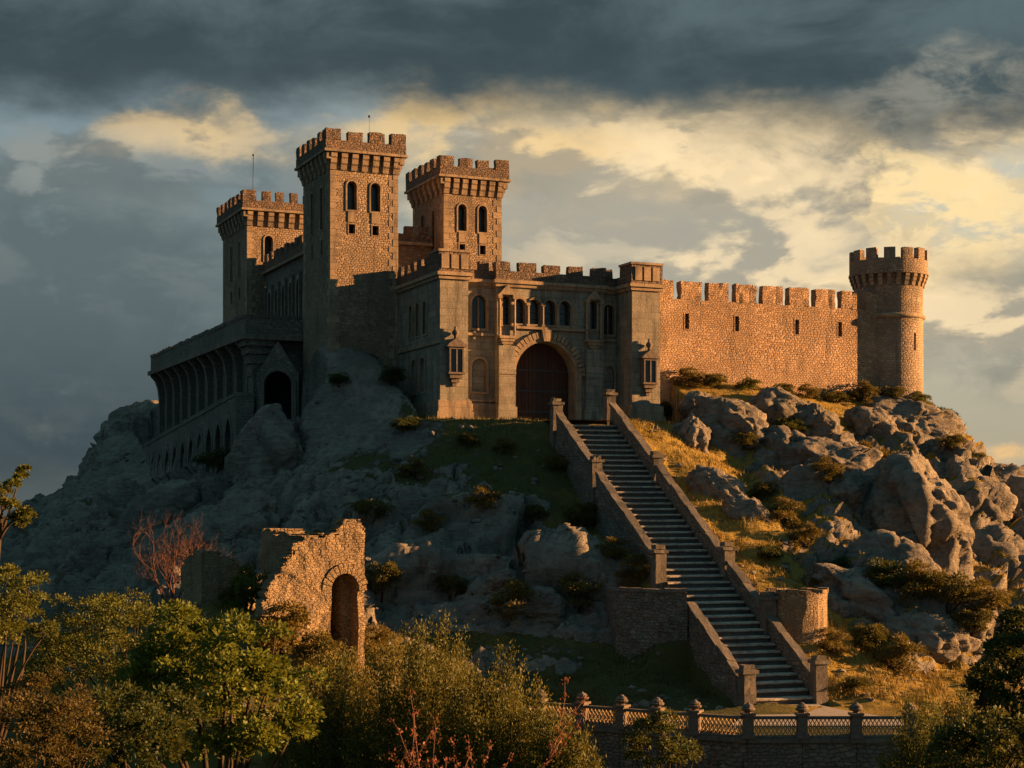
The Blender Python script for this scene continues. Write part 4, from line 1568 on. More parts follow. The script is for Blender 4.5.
def round_tower():
    c = (34.75, 3.35, 0.0)
    T = Thing('round_tower', 'round corner tower at the right end of the curtain wall, lit on its right edge', 'tower', (c[0], c[1], 7.5))
    r = 2.36
    seg = 72
    m = MB()
    # slit left as an opening at one column of the shaft
    a_s = -math.pi / 2 + R(23.5) * 0 + R(8)
    k0 = int(round((a_s % (2 * math.pi)) / (2 * math.pi) * seg))
    zs = [4.0, 11.15, 12.35, 13.55, 16.45]
    for i in range(seg):
        a0, a1 = 2 * math.pi * i / seg, 2 * math.pi * (i + 1) / seg
        for z0, z1 in zip(zs[:-1], zs[1:]):
            P0, P1 = (c[0] + r * math.cos(a0), c[1] + r * math.sin(a0)), (c[0] + r * math.cos(a1), c[1] + r * math.sin(a1))
            U = [(a0 * r, z0), (a1 * r, z0), (a1 * r, z1), (a0 * r, z1)]
            if i == k0 and z0 == 11.15:
                ri = r - .45
                Q0, Q1 = (c[0] + ri * math.cos(a0), c[1] + ri * math.sin(a0)), (c[0] + ri * math.cos(a1), c[1] + ri * math.sin(a1))
                for A, B in ((P0, Q0), (Q1, P1)):
                    m.add([(*A, z0), (*B, z0), (*B, z1), (*A, z1)], [(0, 1, 2, 3)])
                m.add([(*P0, z1), (*P1, z1), (*Q1, z1), (*Q0, z1)], [(0, 1, 2, 3)])
                m.add([(*P1, z0), (*P0, z0), (*Q0, z0), (*Q1, z0)], [(0, 1, 2, 3)])
                s_ = MB()
                s_.add([(*Q0, z0), (*Q1, z0), (*Q1, z1), (*Q0, z1)], [(0, 1, 2, 3)])
                T.part(s_, 'arrow_slit', 'void', fix=False)
                continue
            m.add([(*P0, z0), (*P1, z0), (*P1, z1), (*P0, z1)], [(0, 1, 2, 3)], [U])
    T.part(m, 'wall', 'grey_tower', smooth=False, fix=False)
    m = MB()
    m.lathe((c[0], c[1], 13.55), [(r - .02, -.16), (r + .14, -.12), (r + .17, .0), (r + .14, .12), (r - .02, .16)], 72)
    T.part(m, 'string_course', 'trim_stone', smooth=True)
    ro = 2.68
    m = MB()
    m.lathe((c[0], c[1], 0), [(r - .1, 16.40), (ro + .05, 16.42), (ro + .05, 16.58), (ro, 16.60), (ro, 17.4), (ro - .42, 17.4), (ro - .42, 16.55), (0.01, 16.55)], 72)
    T.part(m, 'parapet', 'grey_tower')
    nc = 26
    for i in range(nc):
        a = 2 * math.pi * i / nc
        q = MB()
        prof = [(r - .02, 16.41), (r - .02, 15.62), (r + .08, 15.62), (r + .14, 15.85), (r + .22, 15.95), (r + .25, 16.15), (r + .31, 16.2), (r + .31, 16.41)]
        ca, sa = math.cos(a), math.sin(a)
        P = []
        for s_ in (-.15, .15):
            P += [(c[0] + d * ca - s_ * sa, c[1] + d * sa + s_ * ca, z) for d, z in prof]
        k = len(prof)
        q.add(P, [tuple(range(k)), tuple(range(2 * k - 1, k - 1, -1))] + [(j, (j + 1) % k, k + (j + 1) % k, k + j) for j in range(k)])
        T.part(q, 'corbel', 'trim_stone')
    nm = 13
    for i in range(nm):
        a0 = 2 * math.pi * (i + .2) / nm
        a1 = a0 + 2 * math.pi / nm * .60
        q = MB()
        hh = 18.2 - .06 * random.random()
        P, F = [], []
        n2 = 5
        for j in range(n2 + 1):
            a = a0 + (a1 - a0) * j / n2
            for rr, z in ((ro, 17.395), (ro, hh), (ro - .42, hh), (ro - .42, 17.395)):
                P.append((c[0] + rr * math.cos(a), c[1] + rr * math.sin(a), z))
        for j in range(n2):
            for k in range(4):
                F.append((j * 4 + k, j * 4 + (k + 1) % 4, j * 4 + 4 + (k + 1) % 4, j * 4 + 4 + k))
        F += [(0, 1, 2, 3), tuple(n2 * 4 + k for k in (3, 2, 1, 0))]
        q.add(P, F)
        T.part(q, 'merlon', 'grey_tower')


masonry('grey_tower', (.27, .205, .145), (.18, .14, .105), (.34, .26, .19), 0.32, 0.14, rnd=0.55, bdist=0.04)
round_tower()


# ---- hall walls between the square towers
def hall_front():
    T = Thing('hall_wall', 'brick hall wall with arched windows between the tallest tower and the tower behind the gatehouse', 'wall', (2.4, 14.6, 8.0))
    fr, L = FR((0.26, 14.0), (4.74, 14.0))
    holes = []
    for k in range(3):
        holes.append(add_window(T, fr, .75 + 1.5 * k, 14.9, .95, 16.2, 'round', .4, .18, .09))
    m = MB()
    m.panel(fr, 0, L, 7, 18.2, holes, .4)
    T.part(m, 'wall', 'tower_stone', fix=False)
    m = MB()
    frbox(m, fr, 0, L, 18.2, 18.42, -.3, .28)
    T.part(m, 'string_course', 'trim_stone')
    m = MB()
    m.worn(0, L, 18.417, 18.95, -.3, .12, .03, .4, 31, fr=lambda a, b_, c: fr(a, b_, c))
    T.part(m, 'parapet', 'parapet_stone')
    merlons_on(T, (0.26, 13.88), (4.74, 13.88), 18.945, 19.55, .7, .5, .42, 0, 0, 'parapet_stone', seed=61)
    m = MB()
    m.add([(.26, 14.0, 18.19), (4.74, 14.0, 18.19), (4.74, 18, 18.19), (.26, 18, 18.19)], [(0, 1, 2, 3)])
    T.part(m, 'roof', 'grey_stone')


hall_front()


def hall_side():
    T = Thing('hall_wall', 'shaded hall wall with tall pointed windows running back to the farthest tower', 'wall', (-3.6, 19.0, 9.5))
    fr, L = FR((-4.0, 24.79), (-4.0, 13.31))
    holes = []
    for k in range(6):
        holes.append(add_window(T, fr, 1.3 + 1.82 * k, 12.9, .85, 15.1, 'pointed', .4, .14, .08, mull=1))
    m = MB()
    m.panel(fr, 0, L, 8, 17.2, holes, .4)
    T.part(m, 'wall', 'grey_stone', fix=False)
    for k in range(7):
        q = MB()
        u = .4 + 1.78 * k
        frbox(q, fr, u - .14, u + .14, 11.0, 16.2, .0, .20)
        T.part(q, 'buttress', 'grey_stone')
    m = MB()
    frbox(m, fr, 0, L, 17.2, 17.4, -.3, .26)
    T.part(m, 'string_course', 'trim_stone')
    m = MB()
    m.worn(0, L, 17.397, 18.0, -.3, .14, .03, .5, 33, fr=lambda a, b_, c: fr(a, b_, c))
    T.part(m, 'parapet', 'parapet_stone')
    merlons_on(T, (-4.14, 24.79), (-4.14, 13.31), 17.995, 18.62, .8, .55, .42, 0, 0, 'parapet_stone', seed=67)
    m = MB()
    m.add([(-4.0, 13.31, 17.19), (.2, 13.31, 17.19), (.2, 24.79, 17.19), (-4.0, 24.79, 17.19)], [(0, 1, 2, 3)])
    T.part(m, 'roof', 'grey_stone')


hall_side()


# ---- terrace on the left shoulder
def terrace():
    x0, y0, y1 = -8.37, 13.5, 44.5
    T = Thing('terrace', 'dark walled terrace on ribbed arches at the left shoulder of the castle', 'terrace', (-6.5, 28.0, 8.0))
    fr, L = FR((x0, y1), (x0, y0))          # left face, u runs towards the viewer
    m = MB()
    m.worn(0, L, 11.62, 12.72, -.40, .0, .025, .8, 40, fr=lambda a, b_, c: fr(a, b_, c))
    f2, L2 = FR((x0, y0), (-4.56, y0))
    m.worn(.41, L2, 11.62, 12.72, -.40, .0, .025, .5, 41, fr=lambda a, b_, c: f2(a, b_, c))
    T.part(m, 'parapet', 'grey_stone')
    m = MB()
    i = 0
    u = 0.0
    while u < L - .5:        # low worn coping stones give the parapet its broken top
        w = .8 + .5 * random.random()
        m.worn(u, min(u + w - .10, L), 12.71, 12.90 + .10 * random.random(), -.43, .04, .03, .4, 300 + i, fr=lambda a, b_, c: fr(a, b_, c))
        u += w
        i += 1
    u = .45
    while u < L2 - .3:
        w = .8 + .5 * random.random()
        m.worn(u, min(u + w - .08, L2), 12.71, 12.88 + .06 * random.random(), -.43, .04, .03, .4, 300 + i, fr=lambda a, b_, c: f2(a, b_, c))
        u += w
        i += 1
    T.part(m, 'coping', 'coping_stone')
    m = MB()
    frbox(m, fr, -.2, L + .22, 11.30, 11.62, -.5, .22)
    frbox(m, f2, .0, L2, 11.303, 11.617, -.5, .217)
    T.part(m, 'cornice', 'trim_dark')
    m = MB()
    m.add([(x0 + .3, y0 + .3, 11.64), (0, y0 + .3, 11.64), (0, y1, 11.64), (x0 + .3, y1, 11.64)], [(0, 1, 2, 3)])
    T.part(m, 'floor', 'grey_stone')
    m = MB()
    fb, Lb = FR((x0 + 1.0, y1), (x0 + 1.0, y0 + 1.0))
    m.panel(fb, 0, Lb, 3.0, 11.31)
    fc, Lc = FR((x0 + 1.0, y0 + 1.0), (-4.0, y0 + 1.0))
    m.panel(fc, 0, Lc, 3.0, 11.31)
    fe, Le = FR((0.0, y1), (x0 + 1.0, y1))
    m.panel(fe, 0, Le, 3.0, 11.64)
    T.part(m, 'wall', 'grey_stone', fix=False)
    nr = 11
    for k in range(nr):      # ribs that swell outwards under the cornice
        u = .4 + (L - 2.4) * k / (nr - 1)
        q = MB()
        prof = [(-1.05, 4.0), (-.60, 4.0), (-.60, 9.4), (-.50, 10.2), (-.28, 10.8), (.05, 11.15), (.10, 11.305), (-1.05, 11.305)]
        P0 = [fr(u - .22, z, d) for d, z in prof]
        P1 = [fr(u + .22, z, d) for d, z in prof]
        kk = len(prof)
        q.add(P0 + P1, [tuple(range(kk)), tuple(range(2 * kk - 1, kk - 1, -1))] + [(a, (a + 1) % kk, kk + (a + 1) % kk, kk + a) for a in range(kk)])
        T.part(q, 'rib', 'grey_stone')
    q = MB()      # corner pier, corbelled out
    for k, (d, za, zb) in enumerate(((.0, 10.9, 11.30), (.22, 10.4, 10.9), (.42, 9.8, 10.4), (.58, 9.0, 9.8), (.66, 3.0, 9.0))):
        q.worn(x0 + d, x0 + 2.0 - d * .3, y0 + d * .8, y0 + 1.8, za, zb - .002, .02, .5, 50 + k)
    T.part(q, 'corner_pier', 'grey_stone')


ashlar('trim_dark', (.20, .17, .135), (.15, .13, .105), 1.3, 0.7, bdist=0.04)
terrace()


def portal():
    """gabled pointed arch under the terrace corner"""
    ux = -6.55
    y = 12.2
    T = Thing('arched_portal', 'gabled stone archway under the corner of the dark terrace', 'archway', (ux, y, 6.0))
    fr, L = FR((ux - 1.5, y + .55), (ux + 1.5, y - .55))
    c = L / 2
    out = [(c - 1.35, 3.0), (c + 1.35, 3.0), (c + 1.35, 9.0), (c, 11.15), (c - 1.35, 9.0)]
    hole = arch(c, 4.4, 1.75, 8.3, 'round', 16)
    m = MB()
    tris = tessellate_polygon([[Vector((*p, 0)) for p in out], [Vector((*p, 0)) for p in hole]])
    flat = out + hole
    for w, rev in ((0.0, False), (-1.1, True)):
        F = []
        for t in tris:
            a, b_, c_ = (flat[k] for k in t)
            ar = (b_[0] - a[0]) * (c_[1] - a[1]) - (b_[1] - a[1]) * (c_[0] - a[0])
            F.append(tuple(t) if (ar > 0) != rev else tuple(reversed(t)))
        m.add([fr(u, v, w) for u, v in flat], F)
    for o, s_ in ((out, 1), (hole, -1)):
        k = len(o)
        m.add([fr(u, v, 0) for u, v in o] + [fr(u, v, -1.1) for u, v in o], [(i, (i + 1) % k, k + (i + 1) % k, k + i) for i in range(k)])
    T.part(m, 'wall', 'grey_stone', fix=False)
    m = MB()
    m.ring(offset_arch(c, 4.4, 1.75, 8.3, 'round', .30, 16), hole, -.02, .10, fr, back=-.3)
    T.part(m, 'arch_moulding', 'trim_dark')
    m = MB()
    m.add([fr(u, v, -1.05) for u, v in offset_arch(c, 4.4, 1.75, 8.3, 'round', .1, 16)], [tuple(range(len(hole)))])
    T.part(m, 'recess', 'void', fix=False)


portal()


def arcade():
    """sloping wall of pointed arches stepping down the left flank"""
    T = Thing('arcaded_wall', 'dark sloping wall pierced by a row of small pointed arches below the terrace', 'wall', (-9.3, 28.0, 5.0))
    p0, p1 = (-9.3, 46.0), (-9.3, 12.3)
    fr, L = FR(p0, p1)
    slope = (7.7 - 5.3) / L
    n = 12
    m = MB()
    # built in sheared coordinates so that every arch keeps its shape while the row climbs

    def fs(u, v, w=0.0):
        return fr(u, v + slope * u, w)
    holes = []
    for k in range(n):
        cu = 1.8 + (L - 3.6) * k / (n - 1)
        holes.append(arch(cu, 0.6, 1.75, 2.35, 'pointed', 12))
    m.panel(fs, 0, L, -3.0, 5.1, holes, .8)
    m.add([fs(0, 5.1, 0), fs(L, 5.1, 0), fs(L, 5.1, -1.2), fs(0, 5.1, -1.2)], [(0, 1, 2, 3)])
    m.add([fs(L, -3, 0), fs(L, -3, -1.2), fs(L, 5.1, -1.2), fs(L, 5.1, 0)], [(0, 1, 2, 3)])
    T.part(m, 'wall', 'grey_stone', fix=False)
    for k, h in enumerate(holes):
        q = MB()
        cu = 1.8 + (L - 3.6) * k / (n - 1)
        q.ring(offset_arch(cu, 0.6, 1.75, 2.35, 'pointed', .22, 12), h, -.02, .07, fs, back=-.2)
        a = T.part(q, 'arch', 'grey_stone')
        q = MB()
        q.add([fs(u, v, -.79) for u, v in offset_arch(cu, 0.6, 1.75, 2.35, 'pointed', .04, 12)], [tuple(range(len(h)))])
        T.part(q, 'recess', 'void', a, fix=False)
    m = MB()
    u, i = 0.0, 0
    while u < L - .4:
        w = .9 + .6 * random.random()
        m.worn(u, min(u + w, L), 5.09, 5.30 + .12 * random.random(), -1.25, .06, .05, .45, 500 + i, fr=lambda a, b_, c: fs(a, b_, c))
        u += w + .02
        i += 1
    T.part(m, 'coping', 'coping_stone')


arcade()

# ------------------------------------------------------------------ great stair
def stp(t, s, dz=0.0):
    """point on the stair's slope: t downhill 0..1, s across (+ right), dz above the slope"""
    p = ST0[:2] + ST_DIR * ST_LEN * t + ST_PERP * s
    return (float(p[0]), float(p[1]), float(ST0[2] + (ST1[2] - ST0[2]) * t + dz))


def stair():
    T = Thing('staircase', 'long straight stone staircase climbing from the path to the castle gate', 'staircase', (float(ST1[0]), float(ST1[1]), float(ST1[2])), castle=False)
    n = 46
    H = (ST0[2] - ST1[2]) / n
    for i in range(n):
        t0, t1 = i / n, (i + 1) / n
        z = ST0[2] - H * (i + 1)          # tread level
        h1 = ST_HALF + .14
        run = ST_LEN / n

        def fs(u, v, w, t0=t0):
            p = ST0[:2] + ST_DIR * (ST_LEN * t0 + v) + ST_PERP * u
            return (float(p[0]), float(p[1]), w)
        m = MB()      # worn tread slab paled for sky light, oversailing a riser darkened for shade
        nn, th = 10, .105
        P, F = [], []
        for k in range(nn + 1):
            u = -h1 + 2 * h1 * k / nn
            dip = -.03 * math.exp(-(u / .9) ** 2) + random.uniform(-.010, .010)
            jx = random.uniform(-.025, .025)
            for (v, dz) in ((-.02, 0), (run - .02, dip * .5), (run + .05 + jx, dip - .025), (run + .045 + jx, -th), (-.02, -th)):
                P.append(fs(u, v, z + dz))
        for k in range(nn):
            for j in range(4):
                F.append((k * 5 + j, k * 5 + j + 1, (k + 1) * 5 + j + 1, (k + 1) * 5 + j))
        m.add(P, F)
        sp = T.part(m, 'step', 'skylit_step_stone')
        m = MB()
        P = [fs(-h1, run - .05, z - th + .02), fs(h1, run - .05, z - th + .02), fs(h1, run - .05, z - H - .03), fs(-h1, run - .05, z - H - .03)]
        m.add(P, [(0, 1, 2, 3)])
        T.part(m, 'riser', 'shaded_riser_stone', sp)
    m = MB()      # landing by the gate
    pa = [stp(0.0, -ST_HALF - .1), stp(0.0, ST_HALF + .1), stp(-.16, ST_HALF + .8), stp(-.16, -ST_HALF - .8)]
    m.add([(x, y, ST0[2] + .003) for x, y, z in pa], [(0, 1, 2, 3)])
    T.part(m, 'landing', 'skylit_step_stone')
    return T


stair()


def stair_wall(label, sx, ta, tb, hin, hout, seed):
    """sloping parapet wall along the stair; the coping is a part; hout: how far it goes down"""
    b = stp(tb, sx)
    T = Thing('stair_parapet', label, 'parapet wall', b, castle=False, group='parapet walls of the great stair')
    L = (tb - ta) * ST_LEN

    def fs(u, v, w):
        return stp(ta + (tb - ta) * u / L, sx + v, w)
    m = MB()
    m.worn(0, L, -.17, .17, -hout, hin, .06, .38, seed, fr=fs)
    T.part(m, 'wall', 'stair_wall_stone')
    m = MB()
    u, i = 0.0, 0
    while u < L - .2:
        w = .85 + .35 * random.random()
        e = min(u + w - .02, L)
        m.worn(u, e, -.215, .215, hin + .005, hin + .15 + .09 * random.random(), .05, .30, seed * 7 + i, fr=fs)
        u += w
        i += 1
    T.part(m, 'coping', 'coping_stone')


def stair_pillar(label, t, s, h, down=2.2, w=.29):
    p = stp(t, s)
    T = Thing('stair_pillar', label, 'pillar', p, castle=False, group='pillars of the great stair')
    a = math.atan2(ST_PERP[1], ST_PERP[0])
    ca, sa = math.cos(a), math.sin(a)

    def fr(x, y, z):
        return (p[0] + x * ca - y * sa, p[1] + x * sa + y * ca, p[2] + z)
    m = MB()
    m.worn(-w, w, -w, w, -down, h, .03, .3, int(t * 100), fr=fr)
    T.part(m, 'shaft', 'coping_stone')
    m = MB()
    m.worn(-w - .09, w + .09, -w - .09, w + .09, h + .003, h + .16, .025, .3, int(t * 100) + 3, fr=fr)
    m.worn(-w + .03, w - .05, -w + .05, w - .05, h + .155, h + .38, .06, .15, int(t * 100) + 4, fr=fr)
    T.part(m, 'cap', 'coping_stone')


SW = 1.92
stair_wall('upper left parapet of the great stair, from the gate down to its second pillar', -SW, 0.03, 0.245, .62, 2.4, 1)
stair_wall('middle left parapet of the great stair, dark outer face above the grass slope', -SW, 0.282, 0.590, .62, 3.0, 2)
stair_wall('lower left parapet of the great stair, tall retaining face over the sunken lawn', -SW, 0.762, 0.985, .85, 4.2, 3)
stair_wall('upper right parapet of the great stair, between the gate and the sunlit grass', SW, -0.02, 0.225, .62, 2.0, 4)
stair_wall('middle right parapet of the great stair beside the dry golden slope', SW, 0.255, 0.585, .62, 2.0, 5)
stair_wall('right parapet of the great stair just above the small round bastion', SW, 0.615, 0.765, .62, 2.2, 6)
stair_wall('lowest right parapet of the great stair, below the small round bastion', SW, 0.795, 0.965, .62, 2.2, 7)
stair_pillar('left stair pillar nearest the gate', 0.012, -SW, .98)
stair_pillar('left stair pillar a quarter of the way down from the gate', 0.263, -SW, .98)
stair_pillar('left stair pillar halfway down, at the broken gap in the parapet', 0.608, -SW, 1.1)
stair_pillar('left stair pillar at the foot of the stair beside the path', 1.0, -SW, 1.5, 2.6)
stair_pillar('right stair pillar nearest the gate', -0.04, SW, .98)
stair_pillar('right stair pillar a quarter of the way down, by the golden grass', 0.240, SW, .98)
stair_pillar('right stair pillar halfway down the stair', 0.600, SW, 1.1)
stair_pillar('right stair pillar joined to the small round bastion', 0.780, SW, 1.35, 2.6)
stair_pillar('right stair pillar at the foot of the stair beside the grass', 0.980, SW, 1.5, 2.6)


# ---- retaining wall left of the lower flight, round bastion on the right
def retaining():
    a = stp(0.760, -SW - .2)
    line = [(a[0], a[1]), (a[0] - 1.3, a[1] + .25), (a[0] - 2.7, a[1] + .75), (a[0] - 3.3, a[1] + 1.5), (a[0] - 3.6, a[1] + 3.2)]
    T = Thing('retaining_wall', 'dark curved retaining wall of rubble between the rock and the lower stair', 'wall', (line[2][0], line[2][1], -7.0), castle=False)
    zt = -3.75
    L = [0.0]
    for i in range(len(line) - 1):
        L.append(L[-1] + math.dist(line[i], line[i + 1]))

    def fs(u, w, z):
        k = max(0, min(len(line) - 2, int(np.searchsorted(L, u) - 1)))
        f = (u - L[k]) / (L[k + 1] - L[k])
        x = line[k][0] + (line[k + 1][0] - line[k][0]) * f
        y = line[k][1] + (line[k + 1][1] - line[k][1]) * f
        drop = -.35 * sstep(np.array([u]), 3.5, 8.0)[0] if z > -5 else 0
        return (x, y + w, z + drop)
    m = MB()
    m.worn(0, L[-1], -.25, .25, -9.5, zt, .06, .45, 60, fr=fs)
    T.part(m, 'wall', 'stair_wall_stone')
    m = MB()
    u, i = 0.0, 0
    while u < L[-1] - .3:
        w = .8 + .5 * random.random()
        m.worn(u, min(u + w - .03, L[-1]), -.33, .33, zt + .005, zt + .14 + .06 * random.random(), .03, .35, 620 + i, fr=fs)
        u += w
        i += 1
    T.part(m, 'coping', 'coping_stone')


retaining()


def bastion():
    c = stp(0.775, SW + 1.55)
    c = (c[0] + .10, c[1] + .2)
    r = 1.42
    T = Thing('bastion', 'small round sunlit bastion of rubble on the right side of the stair', 'bastion', (c[0], c[1], -6.5), castle=False)
    zt = -3.80
    m = MB()
    n, k = 44, 10
    P, F, U = [], [], []
    prof = [(r + .05, -9.0), (r + .03, -7), (r, -6), (r, -5.2), (r, -4.5), (r, zt), (r - .38, zt), (r - .38, -4.6)]
    for j, (rr, z) in enumerate(prof):
        for i in range(n):
            a = 2 * math.pi * i / n
            jit = (vnoise(np.array([[i * .9, j * 1.3, 4.2]]))[0] - .5) * .10
            zz = z + ((vnoise(np.array([[i * .7, 9.1, 2.2]]))[0] - .5) * .22 if z == zt else 0)
            P.append((c[0] + (rr + jit) * math.cos(a), c[1] + (rr + jit) * math.sin(a), zz))
    for j in range(len(prof) - 1):
        for i in range(n):
            i2 = (i + 1) % n
            F.append((j * n + i, j * n + i2, (j + 1) * n + i2, (j + 1) * n + i))
            u0, u1 = 2 * math.pi * i / n * r, 2 * math.pi * (i + 1) / n * r
            z0, z1 = prof[j][1], prof[j + 1][1]
            if abs(z0 - z1) < .05:
                z0, z1 = 0, .4
            U.append([(u0, z0), (u1, z0), (u1, z1), (u0, z1)])
    m.add(P, F, U)
    T.part(m, 'wall', 'ruin_stone')
    m = MB()
    P = [(c[0] + (r - .36) * math.cos(2 * math.pi * i / n), c[1] + (r - .36) * math.sin(2 * math.pi * i / n), -4.55) for i in range(n)]
    m.add(P, [tuple(range(n))])
    T.part(m, 'earth_fill', 'hill_soil')
    m = MB()
    for i in range(15):
        if i in (3, 8, 12):
            continue
        a0, a1 = 2 * math.pi * i / 15 + .03, 2 * math.pi * (i + 1) / 15 - .03
        h = zt + .12 + .10 * random.random()
        P = []
        for a in (a0, (a0 + a1) / 2, a1):
            for rr, z in ((r + .07, zt - .02), (r + .06, h), (r - .42, h), (r - .42, zt - .02)):
                P.append((c[0] + rr * math.cos(a), c[1] + rr * math.sin(a), z))
        m.add(P, [(j * 4 + k, j * 4 + (k + 1) % 4, j * 4 + 4 + (k + 1) % 4, j * 4 + 4 + k) for j in range(2) for k in range(4)] + [(3, 2, 1, 0), (8, 9, 10, 11)])
    T.part(m, 'coping', 'ruin_stone')


plain('hill_soil', (.10, .075, .03), 1.0, 0.05, nscale=3.0, bdist=0.05)
bastion()


# ---- path at the stair foot
def path():
    m = MB()
    f = stp(1.0, 0)
    L = [(f[0] - 1.75, f[1] + .3), (f[0] - 1.9, f[1] - 1.6), (f[0] - 2.6, f[1] - 4.2), (f[0] - 3.4, f[1] - 6.6)]
    Rr = [(f[0] + 1.70, f[1] + .5), (f[0] + 2.4, f[1] - 1.4), (f[0] + 4.0, f[1] - 4.2), (f[0] + 4.4, f[1] - 6.6)]
    for i in range(3):
        n = 8
        P = [(L[i][0] + (Rr[i][0] - L[i][0]) * k / n, L[i][1] + (Rr[i][1] - L[i][1]) * k / n, -8.585) for k in range(n + 1)]
        P += [(L[i + 1][0] + (Rr[i + 1][0] - L[i + 1][0]) * k / n, L[i + 1][1] + (Rr[i + 1][1] - L[i + 1][1]) * k / n, -8.585) for k in range(n + 1)]
        m.add(P, [(k, k + 1, n + 2 + k, n + 1 + k) for k in range(n)])
    o = m.build('path', 'path_gravel')
    o['kind'] = 'structure'


path()


# ---- balustrade above the road
def balustrade():
    zb, zt = -8.87, -8.02
    c = BAL[5]
    W_ = Thing('terrace_wall', 'dark retaining wall under the balustrade', 'wall', (c[0], c[1], -13.0), castle=False)
    T = Thing('balustrade', 'stone balustrade of finial topped posts and pierced scrollwork panels along the terrace edge', 'balustrade', (c[0], c[1], zb), castle=False)
    for i, (p, q) in enumerate(zip(BAL[:-1], BAL[1:])):
        L = math.dist(p, q)
        fr, _ = FR(p, q)
        m = MB()
        frbox(m, fr, -.01, L + .01, -15.0, zb - .17, -.65, .10)
        W_.part(m, 'wall', 'stair_wall_stone')
        m = MB()
        m.worn(-.02, L + .02, zb - .17, zb, -.70, .20, .02, .5, 800 + i, fr=lambda a, b_, c_: fr(a, b_, c_))
        W_.part(m, 'coping', 'coping_stone')
        m = MB()
        frbox(m, fr, .22, L - .22, zt - .11, zt, -.11, .11)
        T.part(m, 'top_rail', 'coping_stone')
        m = MB()
        frbox(m, fr, .22, L - .22, zb + .003, zb + .10, -.10, .10)
        T.part(m, 'bottom_rail', 'coping_stone')
        m = MB()      # scrollwork: crossed S-bars with rings where they meet
        nb = max(6, int(round((L - .5) / .17)))
        h0, h1 = zb + .10, zt - .11
        for k in range(nb):
            u0 = .25 + (L - .5) * k / nb
            du = (L - .5) / nb
            for sgn in (0, 1):
                pts_ = []
                for j in range(7):
                    f = j / 6
                    uu = u0 + du * (.5 + (.48 if sgn else -.48) * math.cos(math.pi * 2 * f))
                    pts_.append(fr(uu, h0 + (h1 - h0) * f, .0 + (.014 if sgn else -.014)))
                m.tube(pts_, .021, 4)
            rr = [fr(u0 + du * .5 + .05 * math.cos(a), (h0 + h1) / 2 + .07 * math.sin(a), 0) for a in [2 * math.pi * j / 8 for j in range(9)]]
            m.tube(rr, .018, 4)
        T.part(m, 'scroll_panel', 'lattice_iron')
    for i, p in enumerate(BAL):
        j = min(i, len(BAL) - 2)
        fr, _ = FR(BAL[j], BAL[j + 1])
        o = 0 if i == j else math.dist(BAL[j], BAL[j + 1])
        m = MB()
        m.worn(o - .20, o + .20, zb + .004, zt + .08, -.20, .20, .012, .3, 850 + i, fr=lambda a, b_, c_: fr(a, b_, c_))
        frbox(m, fr, o - .25, o + .25, zb + .002, zb + .18, -.25, .25)
        frbox(m, fr, o - .27, o + .27, zt + .05, zt + .14, -.27, .27)
        post = T.part(m, 'post', 'finial_stone')
        q = MB()
        prof = [(.14, 0), (.12, .04), (.25, .11), (.28, .17), (.20, .22), (.23, .26), (.16, .32), (.09, .36), (.06, .40), (0, .42)]
        cc = (p[0], p[1], zt + .14)
        q.lathe(cc, prof, 14)
        V = np.array(q.v)
        V[:, :2] += (np.stack([vnoise(V * 9 + i), vnoise(V * 9 + i + 40)], 1) - .5) * .07
        q.v = [tuple(v) for v in V]
        T.part(q, 'finial', 'finial_stone', post, smooth=False)


balustrade()


